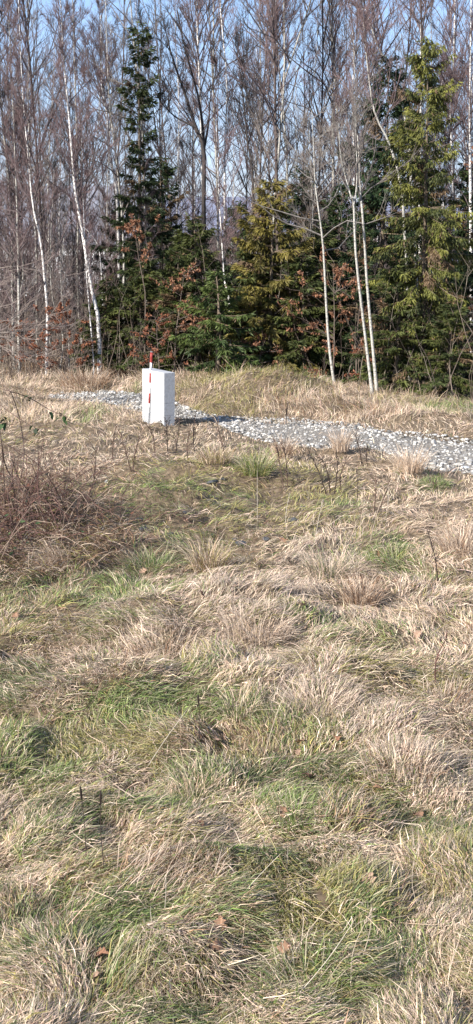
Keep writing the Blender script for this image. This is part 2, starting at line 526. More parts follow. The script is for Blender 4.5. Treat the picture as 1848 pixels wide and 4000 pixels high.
# where each kind of growth stands: picture survey (u, v, ru, rv, kind, weight) turned into spots of the meadow
SURVEY = [
    (560, 2000, 200, 60, 'green', 2.2), (760, 2110, 160, 40, 'green', 1.6), (480, 2330, 220, 60, 'green', 1.6), (660, 1905, 170, 35, 'green', 1.4),
    (820, 1930, 380, 130, 'olive', 1.6), (620, 1990, 260, 90, 'green', 1.5), (900, 1980, 200, 60, 'green', 1.0), (1000, 1800, 60, 50, 'green', 1.6),
    (700, 2080, 300, 60, 'brown', 1.0), (1250, 1950, 200, 70, 'olive', 1.2), (1300, 2000, 110, 50, 'green', 1.3), (1540, 2170, 130, 70, 'green', 1.7),
    (1690, 1890, 70, 30, 'green', 2.0), (250, 2030, 380, 220, 'brown', 2.6), (520, 2160, 140, 90, 'brown', 1.5), (600, 2210, 170, 60, 'dark', 1.7), (250, 2350, 420, 110, 'green', 1.7), (80, 2450, 260, 90, 'olive', 1.2),
    (120, 2560, 170, 60, 'brown', 1.4), (1000, 2400, 520, 130, 'grey', 2.2), (700, 2560, 480, 110, 'grey', 1.6), (1280, 2230, 220, 80, 'grey', 1.4),
    (1450, 2330, 130, 60, 'brown', 1.1), (1700, 2100, 200, 130, 'straw', 1.4), (1750, 2250, 120, 130, 'brown', .7), (1600, 2480, 300, 110, 'straw', 1.5), (1400, 2560, 240, 70, 'green', 1.1), (1500, 2680, 300, 90, 'olive', 1.0),
    (80, 2700, 220, 80, 'dark', 1.3), (480, 2720, 200, 60, 'brown', .9), (1250, 2740, 200, 90, 'grey', 1.7), (560, 2830, 360, 60, 'green', 1.6), (950, 2850, 260, 60, 'dark', 1.1), (350, 2930, 400, 60, 'olive', 1.2),
    (180, 2980, 240, 70, 'green', 1.4), (850, 2930, 200, 50, 'brown', .8), (1500, 2950, 260, 140, 'grey', 1.6), (1700, 2860, 200, 120, 'straw', 1.2), (420, 3060, 220, 60, 'grey', 1.5), (1050, 3030, 180, 70, 'dark', 1.5),
    (1150, 3170, 110, 60, 'green', 2.0), (720, 3120, 200, 70, 'green', 1.3), (1620, 3130, 180, 60, 'straw', 1.0), (300, 3260, 380, 70, 'straw', 1.0), (250, 3200, 300, 40, 'dark', .9), (1000, 3290, 240, 90, 'straw', 1.3), (1700, 3230, 200, 90, 'dark', 1.1),
    (100, 3330, 200, 60, 'straw', 1.2), (600, 3430, 260, 90, 'brown', 1.3), (1080, 3450, 200, 110, 'dark', 1.5), (900, 3420, 120, 80, 'green', 1.0), (1500, 3500, 220, 90, 'straw', 1.3), (1780, 3420, 160, 120, 'olive', 1.2),
    (150, 3600, 320, 80, 'brown', 1.0), (350, 3640, 200, 60, 'dark', 1.0), (500, 3720, 160, 90, 'green', 1.5), (150, 3800, 300, 90, 'dark', 1.2), (760, 3700, 200, 70, 'brown', 1.4), (1250, 3660, 260, 150, 'olive', 1.4), (1350, 3720, 220, 120, 'green', 1.2), (1700, 3650, 220, 110, 'straw', 1.0),
    (700, 3930, 400, 70, 'dark', 1.3), (300, 3950, 300, 60, 'straw', .9), (1250, 3900, 300, 120, 'green', 1.2), (1700, 3870, 240, 140, 'straw', 1.4),
    (1000, 1540, 200, 40, 'olive', 1.8), (1150, 1530, 130, 30, 'green', 1.2), (1750, 1620, 160, 30, 'green', 1.8), (900, 1610, 140, 30, 'olive', 1.8), (1080, 1600, 160, 25, 'brown', 1.3), (800, 1540, 90, 30, 'olive', 1.3), (1400, 1640, 160, 25, 'brown', .9), (1560, 1600, 120, 20, 'olive', 1.2), (520, 1545, 40, 20, 'green', 1.3), (1280, 1500, 130, 30, 'straw', .6), (150, 1720, 200, 40, 'olive', .6), (350, 1640, 90, 30, 'green', .7),
]
spots = []
for (u, v, ru, rv, kind, wt) in SURVEY:
    x, y = flat(u, v); x2, _ = flat(u + ru, v); _, y2 = flat(u, v - rv); _, y1 = flat(u, v + rv)
    spots.append((float(x), float(y), float(x2 - x) * .8, float(y2 - y1) * .5 * .85, KEYS.index(kind), wt))

def growth(x, y):
    """weights of the six kinds of growth at spots of the meadow"""
    W = np.zeros((len(x), 6))
    nz = fbm(x * 1.1, y * 1.1, 31, 3); nz2 = fbm(x * 1.6 + 9, y * 1.6, 37, 3)
    near = np.clip((16 - y) / 10, 0, 1)
    W[:, 0] = 1.0 - .35 * near + .5 * np.maximum(nz, 0)
    W[:, 1] = .28 + .5 * np.maximum(nz2, 0)
    W[:, 2] = .10 + .25 * np.maximum(-nz2, 0)
    W[:, 3] = .10 + .32 * near + .4 * np.maximum(-nz, 0)
    W[:, 4] = .03 + .34 * near + .5 * near * np.maximum(-nz, 0)
    W[:, 5] = .03 + .22 * near
    jx = x + .25 * fbm(x * 2.2, y * 2.2, 51, 2); jy = y + .25 * fbm(x * 2.2, y * 2.2, 57, 2)
    for (sx, sy, rx, ry, k, wt) in spots:
        W[:, k] += (2.9 if k >= 3 else 1.5) * wt * np.exp(-((jx - sx) / rx) ** 2 - ((jy - sy) / ry) ** 2)
    return W / W.sum(1, keepdims=True)

def pick_cols(kind, n):
    v = rng.integers(0, 3, n)
    c = PALA[kind, v] * np.clip(rng.lognormal(0, .30, (n, 1)), .4, 1.75)
    return c * rng.uniform(.94, 1.06, (n, 3))

KX, KY = G(641, 1658)[:2]            # near corner of the white block and its two base directions
_va = math.atan2(KX, KY); _f = np.array([math.sin(_va), math.cos(_va)]); _r = np.array([math.cos(_va), -math.sin(_va)])
KW = -_r * math.cos(R(60)) + _f * math.sin(R(60)); KD = _r * math.sin(R(60)) + _f * math.cos(R(60))
def blade_points(x, y, az, e0, droop, L, k=4, z0=None):
    n = len(x)
    P = np.zeros((n, k, 3))
    P[:, 0, 0] = x; P[:, 0, 1] = y; P[:, 0, 2] = ground_z(x, y) - .01 if z0 is None else z0
    a = az.copy(); e = e0.copy(); st = L / (k - 1)
    for i in range(1, k):
        P[:, i, 0] = P[:, i - 1, 0] + st * np.cos(e) * np.sin(a)
        P[:, i, 1] = P[:, i - 1, 1] + st * np.cos(e) * np.cos(a)
        P[:, i, 2] = P[:, i - 1, 2] + st * np.sin(e)
        g = ground_z(P[:, i, 0], P[:, i, 1]) + .012 + .03 * rng.random(n)
        low = P[:, i, 2] < g
        P[:, i, 2] = np.where(low, g, P[:, i, 2])
        e = e - droop / (k - 1) * rng.uniform(.6, 1.5, n)
        a = a + rng.normal(0, .25, n)
    return P

def blade_sides(P, az):
    s = np.stack((np.cos(az), -np.sin(az), np.zeros_like(az)), 1)
    d = norm(P[:, 1] - P[:, 0]); up = np.cross(s, d)
    r = rng.normal(0, .7, len(az))[:, None]
    return norm(s * np.cos(r) + up * np.sin(r))

def wood_edge(x):
    return np.minimum(36.3, 35.2 - 1.55 * x + .5 * vnoise(x * 1.1, x * 0, 71))

def meadow(n, seed, style):
    r = np.random.default_rng(seed)
    if style == 'fringe':
        u = r.uniform(-420, 2260, n); Y = r.uniform(24.0, 36.8, n)
        x = (u - 924) / F * Y; y = Y
    elif style == 'beside':                       # the meadow to both sides of the view and towards the photographer
        y = 2.2 + 17 * r.random(n) ** 1.25; x = r.choice([-1, 1], n) * (.262 * y - .12 + 2.2 * r.random(n))
        front = r.random(n) < .12; x = np.where(front, r.uniform(-1.2, 1.2, n), x); y = np.where(front, r.uniform(2.2, 4.3, n), y)
    else:
        u = r.uniform(-420, 2260, n)
        v = 1520 + (4330 - 1520) * r.random(n) ** (.95)
        x, y = flat(u, v)
    ok = ~on_track(x, y, -.10 - .15 * r.random(n))
    ok |= (r.random(n) < .04) | ((fbm(x * 1.1, y * 1.1, 93, 3) < -.42) & (r.random(n) < .6))
    ok &= y < wood_edge(x) + .8 * r.random(n)
    ka = (x - KX) * KW[0] + (y - KY) * KW[1]; kb = (x - KX) * KD[0] + (y - KY) * KD[1]
    ok &= (ka < -.02) | (ka > .88) | (kb < -.02) | (kb > .26)
    x, y = x[ok], y[ok]; n = len(x); 
    W = growth(x, y)
    d, cx, cy, h1, h2 = tussock(x, y)
    h3 = _hash(np.floor(cx * 91), np.floor(cy * 91), 77) * .75 + .25 * _hash(np.floor(x * 6), np.floor(y * 6), 78)
    pick = np.where(r.random(n) < .38, np.clip(h3 + r.normal(0, .05, n), 0, .999), r.random(n))
    kind = (np.cumsum(W, 1) < pick[:, None]).sum(1).clip(0, 5)
    flow = math.pi * (.5 + 1.6 * fbm(x * .8 + 3, y * .8, 61, 2)) + 2.2 * (h2 - .5)
    rad = np.arctan2(x - cx, y - cy)
    wr = np.clip(d / .22, 0, 1) * .35
    vx = np.sin(flow) + wr * np.sin(rad); vy = np.cos(flow) + wr * np.cos(rad)
    az = np.arctan2(vx, vy) + r.normal(0, .5, n)
    pxm = F / y                                   # picture pixels per metre there
    green = kind >= 4
    fine = np.where(kind == 1, .75, 1.0)
    if style == 'mat':
        L = r.uniform(.08, .27, n) * (.8 + .5 * h1); e0 = np.abs(r.normal(.42, .25, n)); droop = r.uniform(.5, 1.3, n)
        wd = r.uniform(.0008, .0019, n) * fine + .55 / pxm
    elif style == 'upright':
        L = r.uniform(.05, .17, n) * (.6 + .9 * h1) * np.where(kind == 1, 1.15, 1.0); e0 = r.normal(.7, .42, n); droop = r.uniform(.4, 1.6, n)
        wd = r.uniform(.0008, .0020, n) * fine + .5 / pxm
    elif style == 'litter':
        L = r.uniform(.04, .20, n); e0 = r.normal(.12, .15, n); droop = r.uniform(.1, .5, n); az = az + r.normal(0, .9, n)
        wd = r.uniform(.0010, .0026, n) + .55 / pxm
    else:
        L = r.uniform(.10, .36, n) * (.5 + .9 * h1); e0 = r.normal(.9, .35, n); droop = r.uniform(.3, 1.5, n)
        wd = r.uniform(.0012, .0024, n) + .34 / pxm
    if style == 'beside':
        L = r.uniform(.12, .34, n); e0 = np.abs(r.normal(.45, .35, n)); droop = r.uniform(.4, 1.2, n); wd = r.uniform(.003, .006, n)
    if style == 'strand':
        L = r.uniform(.18, .55, n); e0 = np.abs(r.normal(.25, .2, n)); droop = r.uniform(.1, .8, n); az = r.uniform(0, 6.283, n)
        wd = r.uniform(.0006, .0016, n) + .45 / pxm; kind = r.choice([0, 0, 1, 0, 3], n)
    lo_, _ = track_edges(x)
    L = L * np.where((y > 17) & (y < lo_), np.clip((lo_ - y) / 2.2, np.where(np.hypot(x - KX, y - KY) < .8, .6, .25), 1), 1)
    L = L * np.clip(.62 + .03 * (y - 5), .6, 1.0)
    P = blade_points(x, y, az, e0, droop, L, 4 if style in ('upright', 'strand') else 3)
    Wd = wd[:, None] * (np.array([.9, .9]) if P.shape[1] == 3 else np.array([.8, 1.0, .75]))[None]
    c = pick_cols(kind, n)
    tip = np.where((r.random(n) < .45)[:, None], c * .55 + np.array(PAL['straw'][1]) * .45, c)
    # grass in leaf fades to straw at its root
    return P, Wd, blade_sides(P, az), c, tip

mb = MB()
for a in ((88000, 1, 'litter'), (190000, 2, 'mat'), (56000, 3, 'upright'), (5000, 5, 'strand'), (80000, 6, 'beside')):
    ribbons(mb, *meadow(*a))
link('grass', mb.mesh('grass', M_grass), kind='stuff', label='matted straw and green winter grass of the meadow')
mb = MB()
ribbons(mb, *meadow(64000, 4, 'fringe'))
link('tall_dry_grass', mb.mesh('tall_dry_grass', M_grass), kind='stuff', label='tall dry beige grass along the track and wood edge')
# ------------------------------------------------------------------ trees
def catmull(pts, k):
    pts = np.asarray(pts, float); n = len(pts)
    t = np.linspace(0, n - 1, k); i = np.clip(t.astype(int), 0, n - 2); f = (t - i)[:, None]
    p0 = pts[np.maximum(i - 1, 0)]; p1 = pts[i]; p2 = pts[i + 1]; p3 = pts[np.minimum(i + 2, n - 1)]
    return .5 * ((2 * p1) + (-p0 + p2) * f + (2 * p0 - 5 * p1 + 4 * p2 - p3) * f * f + (-p0 + 3 * p1 - 3 * p2 + p3) * f ** 3)

def grow(r, base, d, L, k, up, wob, grav=0.0):
    n = len(base); P = np.zeros((n, k, 3)); P[:, 0] = base; d = norm(d)
    st = (L / (k - 1))[:, None]
    for i in range(1, k):
        P[:, i] = P[:, i - 1] + d * st
        d = d + r.normal(0, wob, (n, 3)); d[:, 2] += up - grav * i / k
        d = norm(d)
    return P

def along(P, j, t):
    k = P.shape[1]; s = t * (k - 1); i = np.clip(s.astype(int), 0, k - 2); f = (s - i)[:, None]
    a = P[j, i]; b = P[j, i + 1]
    return a + (b - a) * f, norm(b - a)

def fork(r, T, ang):
    q = norm(np.cross(T, r.normal(0, 1, T.shape)))
    return T * np.cos(ang)[:, None] + q * np.sin(ang)[:, None]

TWIGC = {'purple': ((.16, .106, .104), (.085, .062, .06)), 'grey': ((.16, .13, .115), (.10, .085, .075)), 'dark': ((.045, .036, .033), (.028, .022, .02)), 'pale': ((.20, .175, .15), (.13, .115, .10))}

def bare_tree(seed, path, r0, bark, twigc='purple', n1=34, n2=7, n3=7, hb=.28, blen=.24, rise=(.45, .8), twl=.42, sides=7, thick=1.0, limbs=None, droop=.3, r1=.15, up1=.07, wob1=.19):
    """path: trunk centre line (local metres); returns meshes for trunk, branches, twigs"""
    r = np.random.default_rng(seed)
    path = catmull(path, 18) if len(path) > 2 else np.asarray(path, float)
    H = path[-1, 2] - path[0, 2]
    P0 = path[None]; k0 = len(path)
    rad = r0 * (1 - (1 - r1) * np.linspace(0, 1, k0) ** 1.05); rad[0] *= 1.35; rad[1] *= 1.08
    tr = MB(); tubes(tr, P0, rad[None], sides, (.5, .5, .5), tip=False)
    src = [P0]
    if limbs:
        for (lp, lr) in limbs:
            lp = catmull(lp, 18)[None]
            tubes(tr, lp, (lr * (1 - .8 * np.linspace(0, 1, 18)))[None], 6, (.5, .5, .5))
            src.append(lp)
    ca, cb = (np.array(c) for c in TWIGC[twigc])
    br = MB(); tw = MB()
    stems = np.concatenate(src) if all(s.shape[1] == src[0].shape[1] for s in src) else P0
    j = r.integers(0, len(stems), n1 * len(stems)); N = len(j)
    t = hb + (1 - hb) * (np.arange(N) + r.random(N)) / N; t = np.clip(t, 0, .995); r.shuffle(j)
    b, T = along(stems, j, t)
    az = r.uniform(0, 2 * math.pi, N); el = r.uniform(rise[0], rise[1], N) * math.pi / 2 * (.75 + .45 * t)
    d = np.stack((np.cos(az) * np.cos(el), np.sin(az) * np.cos(el), np.sin(el)), 1)
    L = H * blen * (1.12 - .78 * (t - hb) / (1 - hb)) * r.uniform(.5, 1.15, N)
    P1 = grow(r, b, d, L, 6, up1, wob1)
    R1 = np.minimum(.0052 + .0062 * L, r0 * .5) * thick
    tubes(br, P1, R1[:, None] * np.linspace(1, .3, 6)[None], 4, np.broadcast_to(cb * 1.15 + .02, (N, 3)))
    m = N * n2; j2 = r.integers(0, N, m)
    t2 = r.uniform(.12, 1, m); b, T = along(P1, j2, t2)
    d = fork(r, T, r.uniform(.35, .85, m)); d[:, 2] += .3
    L2 = L[j2] * r.uniform(.22, .5, m) * (1.15 - .6 * t2)
    P2 = grow(r, b, d, L2, 4, .05, .16)
    tubes(tw, P2, (.0060 * thick * np.linspace(1, .45, 4))[None] * np.ones((m, 1)), 3, cb + (ca - cb) * r.random((m, 1)))
    q = int(m * n3 * 1.45); j3 = r.integers(0, m, q); t3 = r.uniform(.1, 1, q)
    b, T = along(P2, j3, t3); d = fork(r, T, r.uniform(.25, 1.0, q)); d[:, 2] += .2
    L3 = twl * r.uniform(.3, 1, q)
    P3 = grow(r, b, d, L3, 2, .0, .22, droop)
    tubes(tw, P3, (.0043 * thick * np.array([1, .3]))[None] * np.ones((q, 1)), 3, ca + (cb - ca) * r.random((q, 1)) * .8)
    return tr.mesh('trunk', bark, True), br.mesh('branches', M_twig), tw.mesh('twigs', M_twig)

def put_bare(name, meshes, label, loc, group=None):
    t = thing(name, label, 'tree', loc, 0, group)
    link('trunk', meshes[0], t)
    link('branches', meshes[1], t, kind='stuff'); link('crown', meshes[2], t, kind='stuff')
    return t

def hero(name, seed, pts, Y, label, r0, bark, lim=None, **kw):
    """a tree whose trunk follows survey points; it stands where the lowest one meets the ground"""
    W = [at(u, v, Y + .0) for (u, v) in pts]
    r = np.random.default_rng(seed + 500)
    for i in range(1, len(W)):
        dy = r.normal(0, .12); f = (Y + dy) / Y
        W[i] = np.array([W[i][0] * f, Y + dy, HC + (W[i][2] - HC) * f])
    x = W[0][0]; base = np.array([x, Y, float(ground_z(x, Y)) - .04])
    if W[0][2] > base[2] + .5:
        W.insert(0, base)
    else:
        W[0] = base
    loc = base.copy()
    path = np.array(W) - loc
    limbs = None
    if lim:
        limbs = [(np.array([at(u, v, Y + dy2) for (u, v) in lp]) - loc, lr) for (lp, lr, dy2) in lim]
    me = bare_tree(seed, path, r0, bark, limbs=limbs, **kw)
    return put_bare(name, me, label, tuple(loc))

hero('birch_tree', 11, [(388, 1425), (386, 1258), (353, 1110), (334, 978), (303, 800), (291, 722), (280, 590), (268, 435), (255, 300), (242, 130), (235, -60)], 34.5, 'leaning white birch in front of the left spruce, its trunk bent to the left', .062, M_birch, twigc='purple', n1=40, hb=.36)
hero('birch_sapling', 12, [(365, 1400), (352, 1240), (340, 1090), (330, 900), (322, 700), (318, 540)], 34.3, 'very thin pale birch stem just left of the leaning white birch', .026, M_birch, n1=18, n2=5, n3=5)
hero('birch_tree', 13, [(182, 1400), (186, 1235), (175, 1095), (159, 940), (128, 800), (112, 621), (95, 450), (80, 200), (70, -80)], 35.5, 'pale speckled birch rising behind the brown beech bush', .05, M_birch, n1=40, hb=.3)
hero('birch_tree', 14, [(74, 1380), (74, 1204), (70, 955), (66, 800), (50, 400), (28, -60)], 36.0, 'grey stemmed birch close to the left border of the wood', .055, M_grey, twigc='purple', n1=44, hb=.3)
hero('birch_tree', 15, [(468, 1380), (458, 776), (427, 621), (419, 450), (400, 365), (396, 264), (392, 60)], 39.0, 'white birch with a kinked stem directly left of the tall thin-topped spruce', .055, M_birch, n1=40, hb=.4)
hero('dark_tree', 16, [(800, 1400), (798, 1000), (795, 800), (796, 590), (765, 497), (714, 342), (672, 220), (640, 90)], 36.5, 'black barked forked tree with spreading limbs in the middle of the wood', .085, M_dark,
     lim=[([(796, 600), (792, 500), (775, 380), (740, 250), (712, 140), (690, 20)], .05, .3), ([(765, 497), (725, 478), (680, 452), (630, 400), (590, 330)], .035, -.3), ([(796, 590), (815, 480), (822, 380), (850, 250)], .04, .4)], twigc='dark', n1=9, n2=5, n3=4, hb=.5, blen=.15, rise=(.4, .8), thick=1.1)
hero('birch_tree', 17, [(806, 1400), (800, 1000), (792, 745), (784, 427), (776, 233), (769, 47), (764, -120)], 38.0, 'tall straight white birch right behind the black forked tree', .06, M_birch, n1=46, hb=.42)
hero('birch_sapling', 18, [(902, 1420), (897, 1188), (877, 1095), (870, 986), (858, 800), (850, 640), (845, 480)], 34.0, 'slender pale birch curving left between the low green spruce and the golden one', .035, M_birch, n1=22, n2=5, n3=5, hb=.4)
hero('aspen_sapling', 19, [(1308, 1516), (1285, 1343), (1273, 1157), (1262, 955), (1242, 800), (1230, 700), (1226, 600), (1218, 430)], 30.6, 'smooth white young aspen standing alone on the grassy bank', .038, M_grey, twigc='pale', n1=24, n2=4, n3=3, hb=.40, blen=.34, rise=(.05, .5), twl=.4)
hero('aspen_tree', 20, [(1456, 1530), (1421, 1266), (1390, 994), (1382, 800), (1370, 765), (1350, 691), (1330, 600), (1322, 480)], 29.2, 'pale forked aspen stem leaning left before the dark spruce', .036, M_grey,
     lim=[([(1382, 800), (1392, 740), (1394, 640), (1385, 420)], .022, 0)], twigc='pale', n1=9, n2=4, n3=3, hb=.6, blen=.18, rise=(.5, .85))
hero('aspen_tree', 21, [(1473, 1530), (1436, 1134), (1425, 955), (1413, 800), (1409, 776), (1401, 590), (1390, 435), (1384, 200)], 29.5, 'taller grey aspen stem just right of the pale forked one', .037, M_grey, twigc='grey', n1=24, n2=4, n3=4, hb=.5, blen=.2, rise=(.5, .85))
hero('birch_tree', 22, [(1740, 1400), (1730, 800), (1735, 700), (1759, 466), (1770, 310), (1778, 0), (1782, -120)], 36.0, 'white birch rising right of the big spruce', .06, M_birch, n1=44, hb=.4)
hero('birch_tree', 23, [(1640, 1400), (1642, 600), (1645, 264), (1646, 0), (1646, -150)], 37.5, 'white birch whose top shows above the big spruce', .055, M_birch, n1=40, hb=.55)
hero('leaning_birch', 24, [(1600, 1400), (1575, 800), (1526, 575), (1467, 450), (1442, 310), (1425, 150), (1415, 0)], 33.6, 'pale birch leaning strongly left out of the big spruce', .045, M_grey, twigc='purple', n1=26, hb=.5)
hero('leaning_birch', 25, [(1640, 1400), (1600, 600), (1545, 322), (1491, 210), (1467, 155), (1430, 40), (1410, -60)], 34.6, 'pale upper birch limb leaning left above the big spruce', .05, M_grey, twigc='purple', n1=26, hb=.55)
hero('brown_tree', 26, [(1092, 1400), (1080, 680), (1075, 400), (1071, 155), (1066, 120), (1060, -100)], 37.0, 'straight brown tree behind the golden spruce', .055, M_brown, twigc='purple', n1=44, hb=.3)
hero('birch_tree', 27, [(1312, 1400), (1303, 776), (1300, 400), (1297, 0), (1296, -150)], 38.5, 'pale straight birch behind the lone white aspen', .055, M_grey, twigc='purple', n1=46, hb=.34)
hero('dark_tree', 28, [(1000, 1400), (988, 720), (968, 560), (950, 380), (925, 200)], 37.2, 'thin black stem leaning left between black forked tree and golden spruce', .045, M_dark, twigc='dark', n1=20, hb=.4, blen=.2)
hero('birch_tree', 29, [(1842, 1400), (1838, 760), (1835, 500), (1838, 200), (1842, -60)], 35.0, 'white birch at the right border with a crooked stem', .06, M_birch, n1=40, hb=.35)
hero('birch_sapling', 30, [(420, 1400), (402, 1190), (388, 980), (345, 905), (300, 870)], 36.5, 'thin arched birch sapling crossing behind the leaning white birch', .028, M_birch, n1=14, n2=5, n3=5, hb=.5)

# the crowd of trunks behind: a few kinds, copied
def straight(r, H, lean):
    z = np.linspace(0, H, 7); x = np.cumsum(r.normal(0, .10, 7)); y = np.cumsum(r.normal(0, .10, 7))
    return np.stack((x - x[0] + lean * z, y - y[0], z), 1)
kinds = []
rr = np.random.default_rng(90)
LAB = {'birch': 'slim white birch among the many trunks of the wood', 'grey': 'grey bare tree among the many trunks of the wood', 'brown': 'brown bare tree among the many trunks of the wood', 'dark': 'dark bare tree among the many trunks of the wood'}
for k in range(13):
    sort = ('birch', 'birch', 'grey', 'brown', 'brown', 'dark', 'birch', 'grey', 'brown', 'birch', 'brown', 'grey', 'dark')[k]
    H = rr.uniform(11.5, 17.5)
    bark = {'birch': M_birch, 'grey': M_grey, 'brown': M_brown, 'dark': M_dark}[sort]
    tc = {'birch': 'purple', 'grey': rr.choice(['purple', 'grey']), 'brown': rr.choice(['purple', 'grey']), 'dark': 'dark'}[sort]
    path = straight(rr, H, rr.normal(0, .03)); lim = None
    if k % 3 == 2:
        f0 = path[2 + k % 2]; a = rr.uniform(0, 6.28); q = np.array([math.cos(a), math.sin(a), 0])
        lim = [(np.array([f0, f0 + q * .35 + [0, 0, 1.0], f0 + q * .9 + [0, 0, 2.8], f0 + q * 1.3 + [0, 0, H - f0[2] - rr.uniform(1, 3)]]), .028)]
    me = bare_tree(60 + k, path, rr.uniform(.034, .058), bark, tc, n1=int(rr.uniform(20, 44) * (.65 if lim else 1)), n2=6, n3=5, hb=rr.uniform(.1, .45), sides=6, blen=rr.uniform(.15, .27), rise=(rr.uniform(.2, .55), rr.uniform(.75, .92)), limbs=lim, droop=rr.uniform(.15, .6), up1=rr.uniform(.02, .11), wob1=rr.uniform(.14, .26))
    kinds.append(('birch_tree' if sort == 'birch' else 'bare_tree', me, LAB[sort], LAB[sort].split(' among')[0] + ' trunks of the wood'))
rr = np.random.default_rng(17)
first = {}
rows_ = [(37.6, 12), (40.5, 16), (44.0, 19), (48.0, 20), (53.0, 19), (58.5, 10)]
for (Y0, cnt) in rows_:
    hw = Y0 * .1925 + 1.6
    for i in range(cnt):
        x = -hw + 2 * hw * (i + rr.uniform(.1, .9)) / cnt; y = Y0 + rr.uniform(-1.3, 1.3)
        k = int(rr.integers(0, 13))
        nm, me, lab, grp = kinds[k]
        loc = (x, y, float(ground_z(x, y)) - .05)
        s = rr.uniform(.72, 1.08)
        if x < -3 and Y0 < 45:
            s *= .92
        if k not in first:
            first[k] = put_bare(nm, me, lab, loc, grp); first[k].rotation_euler.z = rr.uniform(0, 6.3)
        else:
            copy_tree(first[k], loc, rr.uniform(0, 6.3), (s, s, s * rr.uniform(.95, 1.1)), lab, grp)

# thin young trees crowding the wood edge
ysap = bare_tree(75, straight(np.random.default_rng(5), 7.5, .01), .024, M_brown, 'purple', n1=34, n2=5, n3=5, hb=.1, blen=.2, rise=(.5, .85), twl=.36, sides=5)
ysap2 = bare_tree(76, straight(np.random.default_rng(6), 6.5, -.02), .022, M_grey, 'grey', n1=30, n2=5, n3=5, hb=.1, blen=.24, rise=(.4, .8), twl=.36, sides=5)
rr = np.random.default_rng(23); f1 = {}
for i in range(46):
    y = rr.uniform(35.5, 41.5); hw = y * .1925 + 1.2
    x = rr.uniform(-hw, -hw * .45) if i < 24 else rr.uniform(-hw * .4, hw)
    k = i % 2; loc = (x, y, float(ground_z(x, y)) - .04); s = rr.uniform(.6, 1.25)
    lab = ('thin brown young tree in the crowded wood edge', 'thin grey young tree in the crowded wood edge')[k]; grp = ('brown young trees of the wood edge', 'grey young trees of the wood edge')[k]
    if k not in f1:
        f1[k] = put_bare('young_tree', (ysap, ysap2)[k], lab, loc, grp)
    else:
        copy_tree(f1[k], loc, rr.uniform(0, 6.3), (s, s, s), lab, grp)

# ------------------------------------------------------------------ spruces
def spruce(seed, H, prof, hb=.06, droopy=.25, gap=.24, per=6, dens=.036, dark=(.022, .040, .014), light=(.075, .095, .025), hang=.45, kl=(.09, .21), kw=.0165, r0=.09, top=.0, bias=1.0):
    r = np.random.default_rng(seed)
    tr = MB()
    z = np.linspace(0, H, 14); cx = np.cumsum(r.normal(0, .012, 14)); cy = np.cumsum(r.normal(0, .012, 14))
    P = np.stack((cx - cx[0], cy - cy[0], z), 1)
    tubes(tr, P[None], (r0 * (1 - .93 * np.linspace(0, 1, 14)))[None], 7, (.5, .5, .5), tip=True)
    hs = np.arange(H * hb, H * .985, gap)
    hs = np.repeat(hs, per) + r.uniform(-.12, .12, len(hs) * per)
    hs = np.clip(hs, H * hb * .8, H * .99)
    t = hs / H
    L = 1.28 * np.interp(t, [a for a, _ in prof], [b for _, b in prof]) * r.uniform(.40, 1.2, len(t))
    n = len(t); az = r.uniform(0, 2 * math.pi, n)
    k = 7; s = np.linspace(0, 1, k)[None]
    up = np.clip((t - .45) * 1.1, -.35, .55)[:, None] + r.normal(0, .10, (n, 1))
    zz = hs[:, None] + L[:, None] * (up * s - droopy * s ** 1.5 * (1.1 - t[:, None]) + .16 * s ** 3)
    wig = r.normal(0, .05, (n, k)).cumsum(1) * s
    B = np.stack((np.cos(az[:, None] + wig) * L[:, None] * s, np.sin(az[:, None] + wig) * L[:, None] * s, zz), 2)
    B[..., 0] += np.interp(hs, z, P[:, 0])[:, None]; B[..., 1] += np.interp(hs, z, P[:, 1])[:, None]
    br = MB()
    tubes(br, B, (.006 + .007 * L)[:, None] * np.linspace(1, .25, k)[None], 3, (.12, .09, .06))
    cnt = np.maximum((L / dens * 2).astype(int), 3)
    j = np.repeat(np.arange(n), cnt); m = len(j)
    tt = r.random(m) ** .8 * .88 + .12
    b, T = along(B, j, tt)
    side = norm(np.cross(T, np.array([0, 0, 1.0]))) * r.choice([-1, 1], m)[:, None]
    d = T * r.uniform(.3, .9, m)[:, None] + side * r.uniform(.2, .9, m)[:, None]
    d[:, 2] -= hang * r.uniform(.3, 1.6, m)
    l2 = (.10 + .26 * np.minimum(L[j], 1.6) / 1.6 * (1.15 - tt)) * r.uniform(.6, 1.3, m) * bias
    Q = grow(r, b, d, l2, 3, -.12 * hang, .12)
    # needled shoots along each hanging spray
    c0 = np.array(dark); c1 = np.array(light)
    tone = np.clip(.45 + .5 * r.normal(0, 1, n), 0, 1)[j]
    sere = (r.random(n) < .06)[j] | (r.random(m) < .03)
    cr = MB()
    for q in range(4):
        f = r.uniform(0, .9, m) if q else np.full(m, .25)
        pb, T2 = along(Q, np.arange(m), f)
        dd = fork(r, T2, r.uniform(.15, .75, m) if q else np.full(m, .05)); dd[:, 2] -= .25 * hang
        dd = norm(dd)
        kl_ = r.uniform(*kl, m) * (1.25 if q == 0 else .9)
        col = c0 + (c1 - c0) * np.clip(tone * .65 + .4 * tt * r.random(m), 0, 1)[:, None]
        col = np.where(sere[:, None], np.array([.13, .085, .045]), col)
        kites(cr, pb, dd, kl_, kw * r.uniform(.7, 1.3, m), r.normal(0, 1, (m, 3)), col * r.uniform(.8, 1.2, (m, 1)), .4)
    return tr.mesh('trunk', M_spruceb, True), br.mesh('branches', M_twig), cr.mesh('needles', M_needle)

def put_spruce(name, me, label, loc, group=None):
    t = thing(name, label, 'tree', loc, 0, group)
    link('trunk', me[0], t); link('branches', me[1], t, kind='stuff'); link('crown', me[2], t, kind='stuff')
    return t

